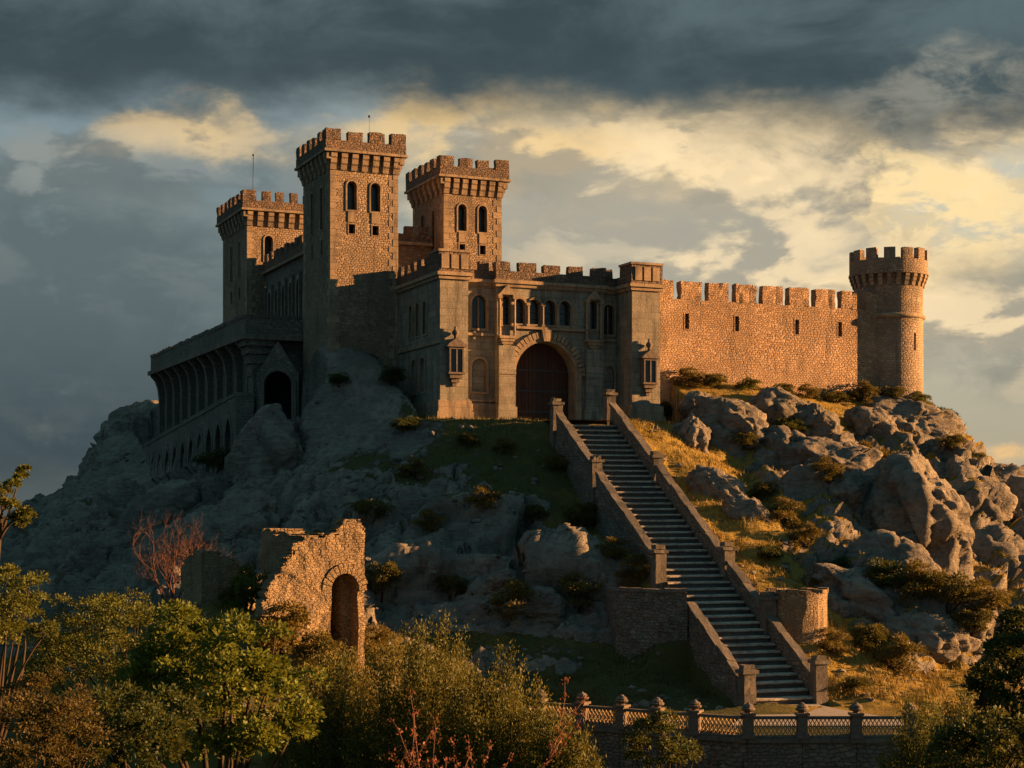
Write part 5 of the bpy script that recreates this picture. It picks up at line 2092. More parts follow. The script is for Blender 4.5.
# ------------------------------------------------------------------ ruin: stone-by-stone relief
def ruin_wall(T, o, ang, L, zb, top, thick, holes=(), left=None, name='wall', res=.05, seed=0):
    """a broken wall: cells kept under a ragged top line, fronts pushed out stone by stone"""
    ca, sa = math.cos(ang), math.sin(ang)
    nu = int(L / res)
    hmax = max(v for u, v in top)
    nv = int((hmax - zb) / res)
    tu, tv = [u for u, v in top], [v for u, v in top]
    U = (np.arange(nu) + .5) * res
    V = zb + (np.arange(nv) + .5) * res
    UU, VV = np.meshgrid(U, V, indexing='ij')
    sw, sh = .22, .10
    q = np.stack([UU.ravel() / sw, VV.ravel() / sh, np.full(UU.size, seed * 3.7)], 1)
    f1, f2, hid = worley(q, 300 + seed, .75)
    jag = (hid.reshape(UU.shape) - .5) * .34
    keep = VV < np.interp(UU, tu, tv) + jag
    if left is not None:
        lv, lu = [v for u, v in left], [u for u, v in left]
        keep &= UU > np.interp(VV, lv, lu) + jag * 1.2
    for (cu, v0, w, vs) in holes:
        r = w / 2
        ins = (np.abs(UU - cu) < r) & (VV > v0) & (VV < vs)
        ins |= ((UU - cu) ** 2 + ((VV - vs) / 1.15) ** 2 < r * r) & (VV >= vs)
        keep &= ~ins
    nodes = np.stack(np.meshgrid(np.arange(nu + 1) * res, zb + np.arange(nv + 1) * res, indexing='ij'), -1).reshape(-1, 2)
    qn = np.stack([nodes[:, 0] / sw, nodes[:, 1] / sh, np.full(len(nodes), seed * 3.7)], 1)
    f1, f2, hid = worley(qn, 300 + seed, .75)
    rel = sstep(f2 - f1, 0.02, .30) * .012 + (hid - .5) * .012 + (fbm(np.stack([nodes[:, 0], nodes[:, 1], nodes[:, 0] * 0 + seed], 1) * 1.1, 3) - .5) * .25
    f1, f2, hid = worley(qn + 50, 300 + seed, .75)
    relb = sstep(f2 - f1, 0.02, .30) * .06 + (hid - .5) * .09
    idx = lambda i, j: i * (nv + 1) + j
    m = MB()
    front = [(o[0] + ca * u - sa * (-r_), o[1] + sa * u + ca * (-r_), v) for (u, v), r_ in zip(nodes, rel)]
    back = [(o[0] + ca * u - sa * (thick + r_), o[1] + sa * u + ca * (thick + r_), v) for (u, v), r_ in zip(nodes, relb)]
    N = len(front)
    F, UVs = [], []
    uvn = [(u, v) for u, v in nodes]

    def quad(a, b_, c, d):
        F.append((a, b_, c, d))
        if a < N and b_ < N and c < N and d < N:
            UVs.append([uvn[a], uvn[b_], uvn[c], uvn[d]])
        else:
            g_ = [uvn[k % N] for k in (a, b_, c, d)]
            UVs.append([(g_[i][0] + (thick if k >= N else 0), g_[i][1]) for i, k in enumerate((a, b_, c, d))])
    for i in range(nu):
        for j in range(nv):
            if not keep[i, j]:
                continue
            a, b_, c, d = idx(i, j), idx(i + 1, j), idx(i + 1, j + 1), idx(i, j + 1)
            quad(a, b_, c, d)
            quad(N + b_, N + a, N + d, N + c)
            if i == 0 or not keep[i - 1, j]:
                quad(N + a, a, d, N + d)
            if i == nu - 1 or not keep[i + 1, j]:
                quad(b_, N + b_, N + c, c)
            if j == nv - 1 or not keep[i, j + 1]:
                quad(d, c, N + c, N + d)
    used = sorted({k for f in F for k in f})
    mp = {k: i for i, k in enumerate(used)}
    allp = front + back
    m.add([allp[k] for k in used], [tuple(mp[k] for k in f) for f in F], UVs)
    return T.part(m, name, 'ruin_stone', fix=False)


def ruins():
    A = (-9.86, 65.0)
    T = Thing('ruined_arch', 'broken rubble wall with an arched doorway, its front lit orange', 'ruin', (A[0], A[1], -5.6), castle=False)
    ang = R(30)
    ca, sa = math.cos(ang), math.sin(ang)
    HC, HW, HS = 3.55, 1.22, -3.15       # doorway: centre along the wall, width, springing height
    # front: broken away in a ragged slope on its left, doorway near its right end
    ruin_wall(T, A, ang, 4.46, -8.2, [(0, -2.9), (.6, -2.0), (1.1, -1.2), (1.9, -1.0), (2.3, -.95), (2.9, -.90), (3.3, -.75), (3.5, -.35), (3.9, -.22), (4.2, -.30), (4.46, -.75)], .75,
              holes=[(HC, -7.2, HW, HS)], left=[(-.3, -8.2), (-.2, -3.9), (.3, -3.0), (.75, -2.3), (1.15, -1.7), (1.5, -.9)], seed=1)
    B = (A[0] + ca * 1.95 - sa * .4, A[1] + sa * 1.95 + ca * .4)
    # return wall running back into the shade behind the break (laid from its far end)
    E_ = (B[0] - .50 * 4.6, B[1] + .866 * 4.6)
    ruin_wall(T, E_, math.atan2(-.866, .50), 4.6, -6.4, [(0, -.75), (.7, -.62), (1.6, -.80), (2.6, -.75), (3.4, -1.0), (4.6, -1.1)], .7, seed=2, name='return_wall')
    # right hand and back walls added to keep the doorway's inside dark
    S_ = (A[0] + ca * 4.40 - sa * .8, A[1] + sa * 4.40 + ca * .8)
    ruin_wall(T, S_, ang + math.pi / 2, 3.0, -8.2, [(0, -.85), (1.2, -1.2), (2.2, -1.6), (3.0, -1.7)], .6, seed=6, name='shade_side_wall')
    K_ = (A[0] + ca * 2.0 - sa * 3.2, A[1] + sa * 2.0 + ca * 3.2)
    ruin_wall(T, K_, ang, 2.3, -8.2, [(0, -1.2), (1.0, -1.5), (2.3, -1.75)], .6, seed=7, name='shade_rear_wall')
    for k in range(13):     # voussoirs of the doorway
        a0, a1 = math.pi * k / 13, math.pi * (k + .86) / 13
        m = MB()
        f = lambda u, v, w: (A[0] + ca * u + sa * w, A[1] + sa * u - ca * w, v)
        r0, r1 = HW / 2 + .01, HW / 2 + .34 + .08 * random.random()
        m.prism([(HC + r * math.cos(a), HS + 1.15 * r * math.sin(a)) for r, a in ((r0, a0), (r1, a0), (r1, a1), (r0, a1))], -.3, .07 + .05 * random.random(), f)
        T.part(m, 'voussoir', 'ruin_stone')
    D_ = (-13.05, 69.2)
    T2 = Thing('ruined_wall', 'low broken stub of wall left of the ruined arch', 'ruin', (D_[0], D_[1], -5.0), castle=False)
    ruin_wall(T2, D_, math.atan2(.62, .78), 2.6, -6.5, [(0, -1.55), (.5, -1.62), (1.2, -1.85), (1.9, -2.2), (2.6, -3.0)], .7, seed=4)
    ruin_wall(T2, (D_[0] - 1.1, D_[1] + 1.4), math.atan2(-1.3, 1.1), 1.9, -6.5, [(0, -2.2), (.9, -1.8), (1.9, -1.55)], .7, seed=5, name='return_wall')


ruins()


# ------------------------------------------------------------------ boulders
def boulder_mesh(seed, cuts=7, stretch=(1, 1, 1), sub=5):
    bm = bmesh.new()
    bmesh.ops.create_icosphere(bm, subdivisions=sub, radius=1.0)
    V = np.array([v.co[:] for v in bm.verts])
    F = [[v.index for v in f.verts] for f in bm.faces]
    bm.free()
    r = np.random.default_rng(seed)
    for k in range(cuts):
        n = r.normal(size=3)
        n[2] *= .6
        n /= np.linalg.norm(n)
        h = r.uniform(.60, .88)
        d = V @ n
        ex = np.clip(d - h, 0, None)
        V = V - n * (ex * .93)[:, None]
    V = V * np.array(stretch)
    S = seed * 11.3
    nn = V / np.linalg.norm(V, axis=1, keepdims=True)
    V = V + nn * ((fbm(V * 1.2 + S, 4, .5) - .5) * .34)[:, None]
    wv = V + (np.stack([fbm(V * 2.2 + S + o, 3, .5) for o in (0., 17., 43.)], 1) - .5) * .35
    h1, g1 = facets(wv * np.array([1.5, 1.5, .95]) + S, seed, .9, 1.0)
    h2, g2 = facets(wv * np.array([3.4, 3.4, 2.6]) + S, seed + 9, .9, 1.0)
    h3, g3 = facets(wv * np.array([7.0, 7.0, 8.0]) + S, seed + 19, .9, 1.0)
    V = V + nn * (0.20 * h1 - .06 * (1 - sstep(g1, 0, .10)) + .065 * h2 - .02 * (1 - sstep(g2, 0, .12)) + .035 * h3 + .05 * (fbm(V * 6 + S, 4, .6) - .5))[:, None]
    me = bpy.data.meshes.new('boulder')
    me.from_pydata(V.tolist(), [], F)
    me.polygons.foreach_set('use_smooth', [True] * len(F))
    me.materials.append(MATS['rock'])
    return me


BOULD = []


def boulder(px, py, wpx, hpx, label, seed, depth=1.0, rz=0.0, tilt=0.0, lean=0.0, D=None, sub=5):
    """a rock whose outline fills about wpx by hpx pixels round (px, py), sunk into the slope behind"""
    p, n = hit(px, py)
    if D is not None:
        p = at(px, py, D)
    if p is None:
        return
    k = p.y / FPX
    w, h = wpx * k / 2, hpx * k / 2
    me = boulder_mesh(seed, sub=sub)
    o = bpy.data.objects.new('boulder', me)
    COL.objects.link(o)
    o.scale = (w * 1.12, (w + h) / 2 * depth, h * 1.12)
    o.rotation_euler = (R(lean), R(tilt), R(rz))
    o.location = p + Vector((0, (w + h) / 2 * depth * .45, -.12 * h))
    tag(o, label, 'boulder', 'boulders on the castle rock')
    BOULD.append((o.location.copy(), max(w, h)))


for a in [
    (704, 412, 50, 34, 'rounded boulder under the left end of the curtain wall', 3, 1, 20, 25),
    (687, 440, 44, 52, 'shaded upright boulder just right of the right gatehouse pier', 4, 1, 0, 5),
    (734, 428, 84, 60, 'sunlit wedge shaped boulder below the middle of the curtain wall', 5, 1, -15, 28),
    (776, 412, 66, 52, 'cracked sunlit boulder right below the curtain wall', 6, 1, 10, 14),
    (812, 426, 52, 50, 'sunlit boulder below the shaded end of the curtain wall', 7, 1, 5, 15),
    (784, 458, 74, 60, 'dark boulder with sunlit right edge in the middle of the rock slope', 8, 1, 0, 32),
    (838, 464, 92, 56, 'broad dark boulder with a bush on its face', 9, 1, 0, 14),
    (870, 432, 60, 50, 'small dark boulder leaning right below the round tower', 10, 1, 0, 24),
    (906, 424, 116, 58, 'large rounded boulder right under the round tower', 11, 1, 0, 14),
    (838, 500, 62, 42, 'low flat topped dark boulder beside the golden grass', 12, 1, 0, 4),
    (880, 525, 124, 132, 'big sunlit boulder sloping down in the middle of the right hand rocks', 13, 1, -10, 24),
    (926, 516, 104, 118, 'tall split boulder on the right shoulder of the hill', 14, .9, 8, 4),
    (900, 572, 90, 66, 'ridged sunlit boulder at the foot of the right hand rocks', 15, .9, 0, 26),
    (878, 606, 170, 60, 'long low boulder with a sunlit back above the grass slope', 16, .8, 0, 20),
    (718, 494, 70, 40, 'grey slab breaking through the golden slope', 17, .8, 0, 30),
    (756, 518, 60, 34, 'small grey slab in the golden slope below the other slab', 18, .8, 0, 28),
    (838, 612, 30, 38, 'small rock just right of the round bastion', 19, 1, 0, 10),
    (934, 642, 90, 50, 'dark low boulder beside the right hand tree', 20, 1, 0, 10),
    (502, 583, 34, 22, 'small pale rock lying on the dark outcrop', 21, 1, 0, -20),
    (585, 575, 40, 36, 'sunlit block at the right end of the outcrop', 22, 1, 0, 0),
]:
    boulder(*a)
# the upright cliff pillars at the right edge
for px_, py_, w_, h_, D_, lab, sd in [
    (956, 550, 92, 182, 104.5, 'tall cliff pillar of rock beside the split boulder', 31),
    (1000, 575, 88, 178, 105.5, 'tall ribbed cliff pillar second from the right edge', 32),
    (1024, 600, 56, 170, 103.5, 'cliff pillar at the right edge of the hill', 33),
    (938, 560, 64, 130, 102.5, 'dark cliff pillar in the shade of its taller neighbours', 34),
]:
    boulder(px_, py_, w_, h_, lab, sd, 1.0, 15, 6, D=D_)
for px_, py_, w_, h_, lab, sd, tl in [
    (165, 522, 110, 76, 'huge smooth dark boulder below the arcaded wall', 41, -25),
    (120, 520, 90, 80, 'dark boulder on the far left flank of the hill', 42, -35),
    (262, 470, 90, 110, 'long dark slab of rock leaning below the arched portal', 43, 32),
    (225, 540, 110, 80, 'dark rounded boulder above the ruined wall', 44, -28),
    (92, 565, 80, 60, 'dark boulder low on the left foot of the hill', 46, -35),
    (540, 612, 70, 40, 'dark blocky rock under the right end of the outcrop', 49, 0),
]:
    boulder(px_, py_, w_, h_, lab, sd, .8, 0, tl)


# ---- loose stones shed by the rock and the ruins: nobody could count them
def rubble():
    r = np.random.default_rng(77)
    bm = bmesh.new()
    bmesh.ops.create_icosphere(bm, subdivisions=1, radius=1.0)
    bv = np.array([v.co[:] for v in bm.verts])
    bf = np.array([[v.index for v in f.verts] for f in bm.faces])
    bm.free()
    A = P4.reshape(NY, NX, 3)
    N = 60000
    gi, gj = r.uniform(0, NX - 1.01, N), r.uniform(0, NY - 1.01, N)
    P = A[gj.astype(int), gi.astype(int)] + np.stack([r.uniform(-.1, .1, N), r.uniform(-.1, .1, N), np.zeros(N)], 1)
    px, py = CX + FPX * P[:, 0] / P[:, 1], HY - FPX * P[:, 2] / P[:, 1]
    t, s_ = corridor(P[:, :2])
    cl = fbm(P * np.array([.5, .5, .5]), 3, .6, 191)
    cx2, cy2 = (P[:, :2] - G0) @ CR, (P[:, :2] - G0) @ CL
    ok = (px > -30) & (px < 1054) & (py < 720) & (P[:, 1] < 120) & (P[:, 1] > 62) & (cl > .52) & ~((np.abs(s_) < 2.4) & (t > -.25) & (t < 1.3))
    ok &= ~((cx2 > -4.6) & (cx2 < 37) & (cy2 > -.4)) & ~((P[:, 0] > 1) & (P[:, 0] < 21) & (P[:, 1] < 72))
    P = P[ok][:2600]
    sz = .06 + .22 * r.uniform(size=len(P)) ** 3.5
    V, F = [], []
    for k, (p, q) in enumerate(zip(P, sz)):
        j = bv * r.uniform(.6, 1.25, (len(bv), 1)) * np.array([r.uniform(.8, 1.5), r.uniform(.8, 1.3), r.uniform(.5, .9)])
        a = r.uniform(0, 6.28)
        M = np.array([[math.cos(a), -math.sin(a), 0], [math.sin(a), math.cos(a), 0], [0, 0, 1]])
        V.append(j @ M.T * q + p)
        F.append(bf + k * len(bv))
    me = bpy.data.meshes.new('rubble')
    me.from_pydata(np.concatenate(V).tolist(), [], np.concatenate(F).tolist())
    me.materials.append(MATS['rock'])
    o = bpy.data.objects.new('rubble', me)
    COL.objects.link(o)
    o['kind'] = 'stuff'


rubble()

# ------------------------------------------------------------------ plants
def leaves_mesh(name, P, Dv, length, width, mat, tint, jit=.35, fold=True):
    """one rhombic leaf per row of P, pointing along Dv"""
    n = len(P)
    r = np.random.default_rng(n + int(length * 1000))
    Dv = Dv + r.normal(size=(n, 3)) * jit
    Dv /= np.linalg.norm(Dv, axis=1, keepdims=True) + 1e-9
    S = np.cross(Dv, r.normal(size=(n, 3)))
    S /= np.linalg.norm(S, axis=1, keepdims=True) + 1e-9
    ln = (length * r.uniform(.6, 1.3, n))[:, None]
    wd = (width * r.uniform(.7, 1.25, n))[:, None]
    up = np.cross(S, Dv)
    V = np.stack([P, P + Dv * ln * .45 + S * wd * .5 + up * ln * .06, P + Dv * ln, P + Dv * ln * .45 - S * wd * .5 + up * ln * .06], 1).reshape(-1, 3)
    me = bpy.data.meshes.new(name)
    me.vertices.add(4 * n)
    me.vertices.foreach_set('co', V.astype(np.float32).ravel())
    me.loops.add(4 * n)
    me.loops.foreach_set('vertex_index', np.arange(4 * n, dtype=np.int32))
    me.polygons.add(n)
    me.polygons.foreach_set('loop_start', np.arange(0, 4 * n, 4, dtype=np.int32))
    a = me.attributes.new('tint', 'FLOAT', 'FACE')
    a.data.foreach_set('value', np.clip(tint, 0, 1).astype(np.float32))
    me.update(calc_edges=True)
    me.materials.append(MATS[mat])
    return me


def sph(r, n):
    d = r.normal(size=(n, 3))
    return d / np.linalg.norm(d, axis=1, keepdims=True)


def clump_leaves(r, C, rad, per):
    """leaves on the outer part of each clump, pointing outwards and a little down"""
    n = len(C)
    d = sph(r, n * per)
    d[:, 2] = np.where(d[:, 2] < -.3, -d[:, 2] * .6, d[:, 2])
    rr = np.repeat(rad, per) * (r.uniform(.25, 1.0, n * per) ** .5)
    P = np.repeat(C, per, 0) + d * rr[:, None] * np.array([1, 1, .75])
    D = d + np.array([0, 0, -.15])
    t = np.repeat(r.uniform(0, .55, n), per) + r.uniform(0, .45, n * per)
    return P, D, t


def crown_centres(r, c, rx, ry, rz, n, hollow=.45, seed=0, low=-.55):
    """clump centres spread through an uneven ellipsoid"""
    out = []
    while len(out) < n:
        d = sph(r, 1)[0]
        if d[2] < low:
            continue
        k = r.uniform(hollow, 1.0) ** .6
        lump = .74 + .52 * float(fbm(np.array([d * 1.9 + seed * 3.1]), 3, .6)[0])
        out.append((c[0] + d[0] * rx * k * lump, c[1] + d[1] * ry * k * lump, c[2] + d[2] * rz * k * lump))
    return np.array(out)


def limb_pts(a, b_, r, bend=.15, n=6):
    a, b_ = Vector(a), Vector(b_)
    L = (b_ - a).length
    o1 = Vector(r.normal(size=3)) * L * bend
    pts_ = []
    for i in range(n + 1):
        f = i / n
        pts_.append(a.lerp(b_, f) + o1 * math.sin(math.pi * f) * .5 + Vector((0, 0, L * .10 * math.sin(math.pi * f))))
    return pts_


def plant(name, label, cat, base, C, rad, per, leaf, width, mat, seed, trunk_r=.12, bark='bark', split=.4, group=None, nlimb=14, trunk_name='trunk', foliage='crown'):
    r = np.random.default_rng(seed)
    e = bpy.data.objects.new(name, None)
    COL.objects.link(e)
    e.location = base
    tag(e, label, cat, group)
    b0 = np.array(base)
    P, D, t = clump_leaves(r, C, rad, per)
    o = bpy.data.objects.new(foliage, leaves_mesh(foliage, P - b0, D, leaf, width, mat, t))
    COL.objects.link(o)
    o.parent = e
    cen = C.mean(0)
    m = MB()
    fork = b0 + (cen - b0) * split
    tp = limb_pts(b0 - np.array([0, 0, .3]), fork, r, .06)
    m.tube(tp, [trunk_r * (1.25 - .55 * i / 6) for i in range(7)], 8)
    for k in r.choice(len(C), min(nlimb, len(C)), replace=False):
        q = limb_pts(fork, C[k], r, .12)
        m.tube(q, [trunk_r * .55 * (1 - .85 * i / 6) for i in range(7)], 5)
    w = m.build(trunk_name, bark, e, base, smooth=True, fix=False)
    return e


def bush_px(name, label, cat, px, py, wpx, hpx, D, n, per, leaf, width, mat, seed, zbase=None, trunk_r=.09, depth=.9, clump=.26, **kw):
    """a leafy crown filling about wpx by hpx round (px, py) at distance D"""
    c = at(px, py, D)
    k = D / FPX
    rx, rz = wpx * k / 2, hpx * k / 2
    r = np.random.default_rng(seed)
    C = crown_centres(r, c, rx, rx * depth, rz, n, seed=seed)
    rad = r.uniform(.65, 1.25, n) * clump * min(rx, rz)
    zb = zbase if zbase is not None else fore_z(c.x, c.y)
    return plant(name, label, cat, (c.x, c.y, zb), C, rad, per, leaf, width, mat, seed, trunk_r, **kw)


def feathery(name, label, cat, base, rx, h, nst, per, leaf, width, mat, seed, bark='bark', lean=(0, 0), spread=1.0, group=None, foliage='foliage', r0=.022, jit=.5):
    """upright fan of fine stems clothed in small leaves"""
    r = np.random.default_rng(seed)
    e = bpy.data.objects.new(name, None)
    COL.objects.link(e)
    e.location = base
    tag(e, label, cat, group)
    m = MB()
    PP, DD, TT = [], [], []
    for k in range(nst):
        a = r.uniform(0, 2 * math.pi)
        q = r.uniform(0, 1) ** .55
        tip = np.array([math.cos(a) * rx * q * spread + lean[0], math.sin(a) * rx * q * spread * .8 + lean[1], h * (1 - .45 * q * q) * r.uniform(.72, 1.08)])
        st = np.array([math.cos(a) * rx * .25 * q, math.sin(a) * rx * .25 * q, -.2])
        mid = st + (tip - st) * .5 + np.array([math.cos(a), math.sin(a), 0]) * rx * .10 * q + np.array([0, 0, h * .10])
        f = np.linspace(0, 1, 7)[:, None]
        pts_ = (1 - f) ** 2 * st + 2 * f * (1 - f) * mid + f * f * tip
        pts_ = pts_ + r.normal(size=pts_.shape) * .018 * h * f
        if k < 60:
            m.tube(pts_.tolist(), [r0 * (1 - .8 * i / 6) for i in range(7)], 4)
        s = r.uniform(.18, 1.0, per) ** .8
        fi = s * 6
        i0 = np.clip(fi.astype(int), 0, 5)
        fr = (fi - i0)[:, None]
        pos = pts_[i0] * (1 - fr) + pts_[i0 + 1] * fr
        pos = pos + r.normal(size=(per, 3)) * (.010 * h + .045)
        d = (tip - st) / np.linalg.norm(tip - st)
        PP.append(pos)
        DD.append(np.repeat(d[None], per, 0) + r.normal(size=(per, 3)) * jit)
        TT.append(np.full(per, r.uniform(0, .6)) + r.uniform(0, .4, per))
    o = bpy.data.objects.new(foliage, leaves_mesh(foliage, np.concatenate(PP), np.concatenate(DD), leaf, width, mat, np.concatenate(TT), jit=.2))
    COL.objects.link(o)
    o.parent = e
    m.build('stems', bark, e, (0, 0, 0), smooth=True, fix=False)
    return e


def bare_tree(label, base, h, seed, mat, spread=.55, depth=4, leaf=None, cat='tree', name='bare_tree', r0=.06, n0=4, lean=(0, 0)):
    r = np.random.default_rng(seed)
    e = bpy.data.objects.new(name, None)
    COL.objects.link(e)
    e.location = base
    tag(e, label, cat)
    m = MB()
    tips = []

    def grow(p, d, L, rad, lev):
        pts_ = [Vector(p)]
        dd = Vector(d)
        for i in range(5):
            dd = (dd + Vector(r.normal(size=3)) * .13 + Vector((0, 0, .07))).normalized()
            pts_.append(pts_[-1] + dd * L / 5)
        m.tube(pts_, [rad * (1 - .45 * i / 5) for i in range(6)], 5)
        if leaf:
            for i in range(1, 6):
                tips.append((pts_[i], dd))
        if lev == 0:
            return
        nb = int(r.integers(3, 5))
        for k in range(nb):
            i = int(r.integers(2, 6))
            a = Vector(r.normal(size=3))
            side = (a - dd * a.dot(dd)).normalized()
            nd = (dd + side * spread * r.uniform(.6, 1.35)).normalized()
            grow(pts_[i], nd, L * r.uniform(.50, .78), rad * .52, lev - 1)
    for k in range(n0):
        a = 2 * math.pi * k / n0 + r.uniform(0, 1)
        grow((0, 0, -.2), Vector((math.cos(a) * spread * .8 + lean[0], math.sin(a) * spread * .8 + lean[1], 1)).normalized(), h * .42, r0, depth - 1)
    m.build('branches', mat, e, (0, 0, 0), smooth=True, fix=False)
    if leaf:
        lm, per, ll = leaf
        P = np.array([t[0][:] for t in tips])
        D = np.array([t[1][:] for t in tips])
        P = np.repeat(P, per, 0) + r.normal(size=(len(P) * per, 3)) * .045
        D = np.repeat(D, per, 0)
        o = bpy.data.objects.new('leaves', leaves_mesh('leaves', P, D, ll, ll * .55, lm, r.uniform(0, 1, len(P)), jit=.7))
        COL.objects.link(o)
        o.parent = e
    return e


# ---- the hillside's own scrub: five kinds of bush, each copied where the picture has one
def scrub_proto(seed, mat, n=30, per=170, leaf=.095, width=.045, flat=.62):
    r = np.random.default_rng(seed)
    C = crown_centres(r, (0, 0, .40), .82, .82, flat, n, .2, seed, low=-.7)
    rad = r.uniform(.20, .36, n)
    P, D, t = clump_leaves(r, C, rad, per)
    fo = leaves_mesh('foliage', P, D, leaf, width, mat, t)
    m = MB()
    for k in range(9):
        q = limb_pts((0, 0, -.35), C[k], r, .12)
        m.tube(q, [.035 * (1 - .8 * i / 6) for i in range(7)], 4)
    st = m.build('stems', 'bark', None, (0, 0, 0), True, False)
    return fo, st


PROTO = [scrub_proto(1, 'scrub_leaf'), scrub_proto(2, 'dry_leaf', flat=.75), scrub_proto(3, 'olive_leaf', n=30), scrub_proto(4, 'dark_leaf', flat=.66), scrub_proto(5, 'dry_leaf', n=24, leaf=.15, width=.03, flat=.8)]
_first = {}


def scrub(px, py, wpx, kind, label, sq=1.0, p=None):
    """py is the row of the bush's foot"""
    if p is None:
        p, n = hit(px, py)
    if p is None:
        return
    fo, st = PROTO[kind]
    e = bpy.data.objects.new('shrub', None)
    COL.objects.link(e)
    e.location = p
    s = wpx * p.y / FPX / 2 * 1.1
    e.scale = (s, s, s * sq)
    e.rotation_euler = (0, 0, random.uniform(0, 6.28))
    tag(e, label, 'shrub', 'shrubs on the castle hill')
    o = bpy.data.objects.new('foliage', fo)
    COL.objects.link(o)
    o.parent = e
    if kind not in _first:
        _first[kind] = st
        s2 = st
    else:
        s2 = st.copy()
        COL.objects.link(s2)
    s2.parent = e


for a in [
    (382, 592, 44, 0, 'bushy shrub right beside the ruined arch', 1.2),
    (452, 596, 34, 0, 'small brown shrub on the dark rock right of the ruined arch', 1.1),
    (515, 616, 58, 1, 'large golden shrub on the face of the middle outcrop', .9),
    (578, 604, 50, 1, 'golden shrub left of the retaining wall', .9),
    (582, 526, 38, 0, 'brown shrub on the shaded slope beside the middle of the stair', 1.1),
    (640, 582, 40, 4, 'tuft of golden grass scrub against the halfway pillar', 1.0),
    (612, 556, 34, 4, 'golden tussock on top of the outcrop', .8),
    (468, 446, 26, 0, 'tiny shrub on the slope below the left gatehouse pier', .9),
    (405, 432, 30, 3, 'dark shrub below the left flank of the gatehouse', .8),
    (340, 386, 30, 3, 'dark shrub at the foot of the tallest tower', .7),
    (392, 384, 34, 3, 'dark shrub in the corner between the tallest tower and the gatehouse', .8),
    (690, 386, 34, 1, 'dark green shrub at the left end of the curtain wall', .8),
    (714, 388, 28, 0, 'brown shrub second from the left along the curtain wall', .9),
    (748, 390, 26, 2, 'green shrub in the middle of the foot of the curtain wall', .8),
    (782, 394, 24, 0, 'brown shrub right of the middle of the curtain wall foot', .8),
    (808, 398, 26, 1, 'olive shrub near the right end of the curtain wall', .8),
    (834, 402, 28, 0, 'dark shrub where the curtain wall falls into shade', .7),
    (862, 402, 34, 1, 'golden shrub at the foot of the round tower', .9),
    (890, 400, 30, 0, 'brown shrub in front of the round tower', .8),
    (918, 406, 30, 2, 'olive shrub on the brow right of the round tower', .8),
    (940, 424, 34, 3, 'dark shrub hanging on the skyline below the round tower', .8),
    (952, 448, 30, 0, 'small shrub on the skyline above the cliff pillars', .8),
    (668, 420, 34, 3, 'dark shrub against the right gatehouse pier', .9),
    (742, 446, 30, 0, 'brown shrub under the wedge shaped boulder', .8),
    (790, 434, 40, 2, 'olive shrub between the two sunlit boulders', .8),
    (764, 500, 32, 0, 'bushy brown shrub at the top rim of the golden slope', 1.0),
    (786, 522, 40, 4, 'golden shrub on the rim of the slope beside the dark hollow', .9),
    (806, 546, 38, 1, 'ochre shrub low on the rim of the golden slope', .9),
    (828, 480, 34, 1, 'reddish golden shrub on the face of the broad dark boulder', 1.0),
    (880, 480, 50, 4, 'golden shrub in the gully below the small leaning boulder', .9),
    (862, 466, 40, 1, 'ochre shrub at the head of the gully', .9),
    (900, 500, 40, 4, 'golden tussock at the foot of the gully', .9),
    (880, 588, 56, 3, 'dark shrub at the foot of the big sloping boulder', .8),
    (915, 598, 60, 1, 'ochre shrub under the ridged boulder', .9),
    (948, 606, 60, 0, 'brown shrub in the hollow below the tall cliff pillars', 1.0),
    (985, 612, 54, 1, 'golden shrub at the foot of the right hand cliff', .9),
    (970, 632, 46, 0, 'brown shrub beside the right hand tree', .9),
    (868, 650, 46, 0, 'bushy shrub on the right rim of the lower grass slope', 1.0),
    (898, 672, 50, 1, 'golden shrub beside the dark low boulder', 1.1),
    (832, 650, 40, 4, 'golden tussock below the round bastion', .8),
    (856, 690, 34, 0, 'small dark tussock on the lower grass slope', .7),
    (770, 560, 34, 3, 'dark shrub above the round bastion', .7),
    (838, 575, 40, 3, 'dark shrub on the long low boulder', .7),
    (816, 588, 30, 0, 'small shrub behind the round bastion', .8),
    (246, 612, 60, 2, 'olive bush growing between the ruined walls', 1.25),
    (284, 652, 72, 1, 'golden bush in front of the ruined arch', 1.0),
    (430, 528, 34, 4, 'dry tussock on the shaded slope left of centre', .8),
    (486, 505, 36, 4, 'golden brown tussock in the middle of the shaded slope', .8),
    (534, 520, 30, 0, 'brown shrub on the shaded grass above the outcrop', .9),
    (412, 476, 32, 1, 'ochre shrub on the rock below the gatehouse flank', .8),
    (556, 470, 28, 4, 'dry tussock beside the upper left parapet of the stair', .8),
    (505, 452, 26, 1, 'small ochre shrub on the grass below the gate', .8),
    (372, 520, 40, 0, 'brown shrub on the rock just above the ruined arch', .9),
    (374, 668, 56, 1, 'golden bush against the right end of the ruined arch', 1.1),
    (322, 664, 44, 1, 'golden bush at the doorway of the ruined arch', 1.0),
    (318, 545, 30, 2, 'olive shrub growing behind the broken top of the ruined arch', .8),
    (205, 400, 40, 3, 'dark shrub under the terrace ribs', .6),
    (240, 388, 40, 3, 'dark shrub at the corner pier of the terrace', .6),
    (215, 470, 46, 3, 'dark shrub on the rock below the arcaded wall', .7),
]:
    scrub(*a)

# ---- grass over the soil of the hill: one mass of blades


